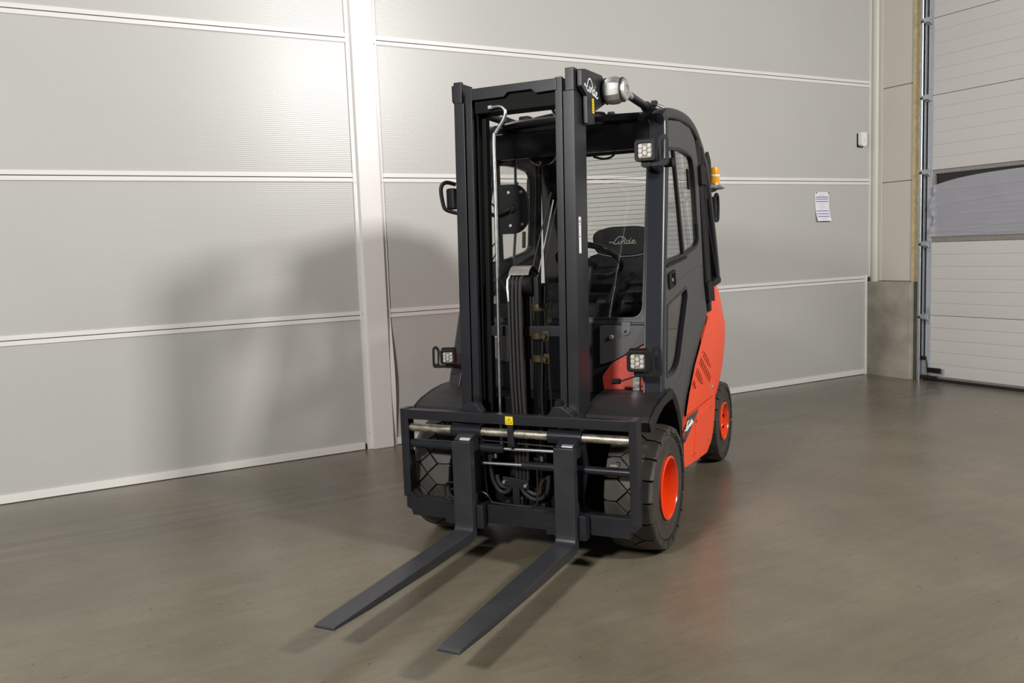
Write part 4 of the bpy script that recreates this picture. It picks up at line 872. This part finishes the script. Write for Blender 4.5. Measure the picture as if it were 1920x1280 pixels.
# display panel on the left of the cab
dp = prism('display_panel', rnd([(-0.395, 1.497), (-0.285, 1.497), (-0.226, 1.55), (-0.226, 1.70), (-0.275, 1.757), (-0.395, 1.760)], [0.002, 0.05, 0.05, 0.05, 0.05, 0.002], 6), 'y', 0.76, 0.785, 'plastic', T_, 0.003)
for x, z in ((-0.335, 1.715), (-0.262, 1.715), (-0.33, 1.54), (-0.26, 1.545)): lathe('bolt', [(0, 0.755), (0.008, 0.756), (0.010, 0.762)], 'galv', dp, 12, (x, 0, z), 'y')
lathe('ball_mount', [(0.0, 0.735), (0.02, 0.737), (0.024, 0.75), (0.024, 0.762)], 'plastic', dp, 18, (-0.315, 0, 1.63), 'y')
tube('mount_arm', [(-0.315, 0.735, 1.63), (-0.36, 0.73, 1.61), (-0.42, 0.74, 1.60), (-0.47, 0.76, 1.63)], 0.011, 'plastic', dp, 10, 5)
tube('wiring', [(-0.40, 0.76, 1.63), (-0.43, 0.75, 1.66), (-0.46, 0.75, 1.69), (-0.475, 0.76, 1.74)], 0.005, 'seal', dp, 8, 5)
tube('wiring', [(-0.45, 0.75, 1.42), (-0.42, 0.75, 1.45), (-0.40, 0.75, 1.44), (-0.41, 0.75, 1.41), (-0.44, 0.75, 1.36)], 0.004, 'seal', dp, 8, 5)
tube('gas_strut', [(-0.46, 0.70, 1.36), (-0.35, 0.72, 1.20), (-0.28, 0.74, 1.08)], 0.010, 'plastic', T_, 8, 3)
tube('sill_tube', [(-0.47, 0.72, 1.17), (-0.49, 1.10, 1.27), (-0.50, 1.45, 1.35)], 0.03, 'plastic', T_, 10, 3)
tube('grab_bar', [(-0.478, 1.165, 1.93), (-0.482, 1.155, 1.60), (-0.50, 1.14, 1.33)], 0.009, 'zinc', T_, 10, 3)
fan = lathe('cab_fan', [(0.0, -0.02), (0.03, -0.02), (0.085, -0.012), (0.09, 0.0), (0.085, 0.03), (0.0, 0.05)], 'gloss', T_, 28, (-0.20, 0.92, 1.945), 'y')
for k in range(6):
    a = k*math.pi/3; tube('fan_guard', [(-0.20, 0.895, 1.945), (-0.20+0.05*math.cos(a), 0.895, 1.945+0.05*math.sin(a)), (-0.20+0.088*math.cos(a), 0.91, 1.945+0.088*math.sin(a))], 0.0025, 'plastic', fan, 6)
tube('roof_cable', [(0.10, 0.9, 1.88), (0.15, 0.9, 1.865), (0.19, 0.9, 1.868), (0.215, 0.9, 1.885), (0.22, 0.9, 1.91)], 0.006, 'seal', T_, 8, 5)
# rear window with heating wires
def rwmap(co): return Vector((co.x, co.y + 1.66 + (1.97-co.z)*0.46, co.z))
rh = rnd([(-0.43, 1.22), (0.43, 1.22), (0.40, 1.965), (-0.40, 1.965)], 0.05)
rw = sheet('heated_window', rnd([(-0.50, 1.15), (0.50, 1.15), (0.46, 2.01), (-0.46, 2.01)], 0.04), [rh], 'y', -0.02, 0.015, 'plastic', T_, 0.003, rwmap)
sheet('heated_pane', rh, [], 'y', -0.002, 0.002, 'glass', rw, 0, rwmap)
bm = bmesh.new()
for k in range(26): addtube(bm, [rwmap(Vector((-0.42, -0.004, 1.24+k*0.028))), rwmap(Vector((0.42, -0.004, 1.24+k*0.028)))], 0.0011, 5)
hw_ = finish('heating_wires', bm, 'plastic', rw)
box('bulkhead', -0.50, 0.50, 1.46, 1.50, 0.72, 1.20, 'black', T_, 0.01)
box('parcel_shelf', -0.49, 0.49, 1.50, 2.02, 1.165, 1.19, 'black', T_, 0.006)
# ---------------------------------------------------------------- beacon, rear handle, rear lamp plate
bp_ = prism('beacon_plate', rnd([(1.745, 1.66), (1.77, 1.94), (1.82, 1.955), (1.885, 1.90), (1.90, 1.80), (1.86, 1.70)], 0.02), 'x', 0.485, 0.495, 'plastic', T_, 0.002)
bc = lathe('beacon_lamp', [(0.020, 0.0), (0.030, 0.004), (0.032, 0.06), (0.026, 0.10), (0.012, 0.106), (0.0, 0.107)], 'amber', T_, 20, (0.50, 1.955, 1.765), 'z')
lathe('beacon_foot', [(0.0, -0.035), (0.05, -0.032), (0.062, -0.025), (0.045, -0.012), (0.030, -0.004), (0.030, 0.006)], 'galv', bc, 24, (0.50, 1.955, 1.765), 'z')
lathe('beacon_ring', [(0.0315, 0.055), (0.034, 0.058), (0.034, 0.066), (0.031, 0.069)], 'white', bc, 20, (0.50, 1.955, 1.755), 'z')
cyl('beacon_arm', (0.50, 1.955, 1.735), (0.49, 1.85, 1.72), 0.014, 'plastic', bc, 10)
def hoop(name, fn, w, m, parent, pts):
    return tube(name, [fn(u, v) for u, v in pts], w, m, parent, 8, 5)
rhn = tube('grab_handle', [(0.50, 1.93, 1.55), (0.50, 2.02, 1.545), (0.50, 2.04, 1.58), (0.50, 2.045, 1.65), (0.50, 2.03, 1.70), (0.50, 1.99, 1.705), (0.50, 1.95, 1.68)], 0.010, 'plastic', T_, 8, 5)
box('handle_block', 0.48, 0.51, 1.92, 1.96, 1.555, 1.69, 'plastic', rhn, 0.01)
# left grab loop beside the pillar
lg = tube('grab_loop', [(-0.565, 0.60, 1.765), (-0.60, 0.56, 1.775), (-0.622, 0.545, 1.745), (-0.615, 0.55, 1.66), (-0.60, 0.56, 1.632), (-0.56, 0.60, 1.615)], 0.0105, 'plastic', T_, 8, 6)
box('loop_lamp', -0.605, -0.555, 0.56, 0.62, 1.635, 1.745, 'plastic', lg, 0.012)

# ---------------------------------------------------------------- work lamps
def work_lamp(cx, cy, cz, size, guard_side, label, yaw=0.0, pitch=0.0):
    h = size/2; ML = Matrix.Translation((cx, cy, cz)) @ Matrix.Rotation(yaw, 4, 'Z') @ Matrix.Rotation(pitch, 4, 'X')
    f = lambda co: ML @ co
    body = prism('work_lamp', rnd([(-h, -h), (h, -h), (h, h), (-h, h)], h*0.35), 'y', 0.0, 0.045, 'plastic', T_, 0.004, f)
    body['label'] = label
    sheet('bezel', rnd([(-h, -h), (h, -h), (h, h), (-h, h)], h*0.35), [rnd([(-h*0.70, -h*0.70), (h*0.70, -h*0.70), (h*0.70, h*0.70), (-h*0.70, h*0.70)], h*0.25)], 'y', -0.014, 0.001, 'plastic', body, 0.002, f)
    prism('led_bowl', rnd([(-h*0.72, -h*0.72), (h*0.72, -h*0.72), (h*0.72, h*0.72), (-h*0.72, h*0.72)], h*0.25), 'y', -0.006, 0.001, 'ledlens', body, 0, f)
    for i in range(3):
        for j in range(3):
            if i == 1 and j == 2: continue
            x, z = (i-1)*h*0.44, (j-1)*h*0.44
            if i == 1: z -= h*-0.22
            lathe('led_cup', [(h*0.20, -0.011), (h*0.19, -0.0105), (h*0.09, -0.007), (h*0.07, -0.009), (0, -0.0095)], 'led', body, 12, (x, 0, z), 'y', f)
    for k in range(9):
        x = -h*0.8+k*h*0.2; bm = bmesh.new(); addbox(bm, x-0.0022, x+0.0022, 0.004, 0.05, h-0.002, h+0.006); mapverts(bm, f); finish('cooling_fin', bm, 'plastic', body)
    for k in range(6):
        x = -h*0.7+k*h*0.28; bm = bmesh.new(); addbox(bm, x-0.002, x+0.002, 0.045, 0.062, -h*0.8, h*0.8); mapverts(bm, f); finish('cooling_fin', bm, 'plastic', body)
    prism('lamp_bracket', rnd([(-h*0.45, -h*1.0), (h*0.45, -h*1.0), (h*0.55, -h*1.35), (h*0.3, -h*1.55), (-h*0.3, -h*1.55), (-h*0.5, -h*1.35)], 0.004), 'y', 0.008, 0.04, 'plastic', body, 0.003, f)
    g = guard_side
    gl = sheet('lamp_guard', rnd([(g*h*1.15, h*0.7), (g*h*1.25, h*1.15), (g*h*1.7, h*1.55), (g*h*2.15, h*1.15), (g*h*2.2, -h*1.2), (g*h*2.0, -h*1.5), (g*h*0.3, -h*1.5), (g*h*0.3, -h*1.2), (g*h*1.35, -h*1.1)], 0.012, 4), [rnd([(g*h*1.45, h*0.8), (g*h*1.75, h*1.1), (g*h*1.86, h*0.9), (g*h*1.90, -h*0.95), (g*h*1.5, -h*0.95)], 0.008, 4)], 'y', 0.012, 0.020, 'plastic', body, 0.001, f)
    return body
work_lamp(0.496, 0.325, 0.886, 0.098, 1, 'work lamp low on the right pillar beside the red chassis cheek', yaw=0.06)
work_lamp(-0.499, 0.325, 0.886, 0.076, -1, 'work lamp low on the left pillar with an open guard loop', yaw=0.35)
work_lamp(0.462, 0.625, 1.858, 0.100, 1, 'work lamp high on the right pillar under the roof', yaw=0.06, pitch=0.0)
tube('lamp_stalk', [(0.475, 0.42, 0.81), (0.475, 0.39, 0.82), (0.485, 0.36, 0.83)], 0.012, 'plastic', T_, 8, 3)
tube('lamp_stalk', [(-0.50, 0.45, 0.82), (-0.50, 0.40, 0.83), (-0.50, 0.36, 0.84)], 0.012, 'plastic', T_, 8, 3)
tube('lamp_stalk', [(0.48, 0.74, 1.78), (0.475, 0.69, 1.785), (0.47, 0.66, 1.80)], 0.012, 'plastic', T_, 8, 3)
kb = cyl('clamp_knob', (0.535, 0.70, 1.80), (0.578, 0.70, 1.80), 0.022, 'plastic', T_, 16)
hs = tube('lamp_plug', [(0.475, 0.34, 0.812), (0.44, 0.34, 0.80), (0.40, 0.34, 0.785)], 0.004, 'seal', T_, 8, 4)
cyl('plug_body', (0.405, 0.34, 0.788), (0.365, 0.34, 0.786), 0.013, 'plastic', hs, 10)
for z in (0.802, 0.772): cyl('mount_bolt', (0.444, 0.452, z-0.02), (0.444, 0.475, z-0.02), 0.013, 'chrome', T_, 10)
for z in (0.802, 0.772): cyl('mount_bolt', (-0.444, 0.452, z-0.02), (-0.444, 0.475, z-0.02), 0.013, 'chrome', T_, 10)
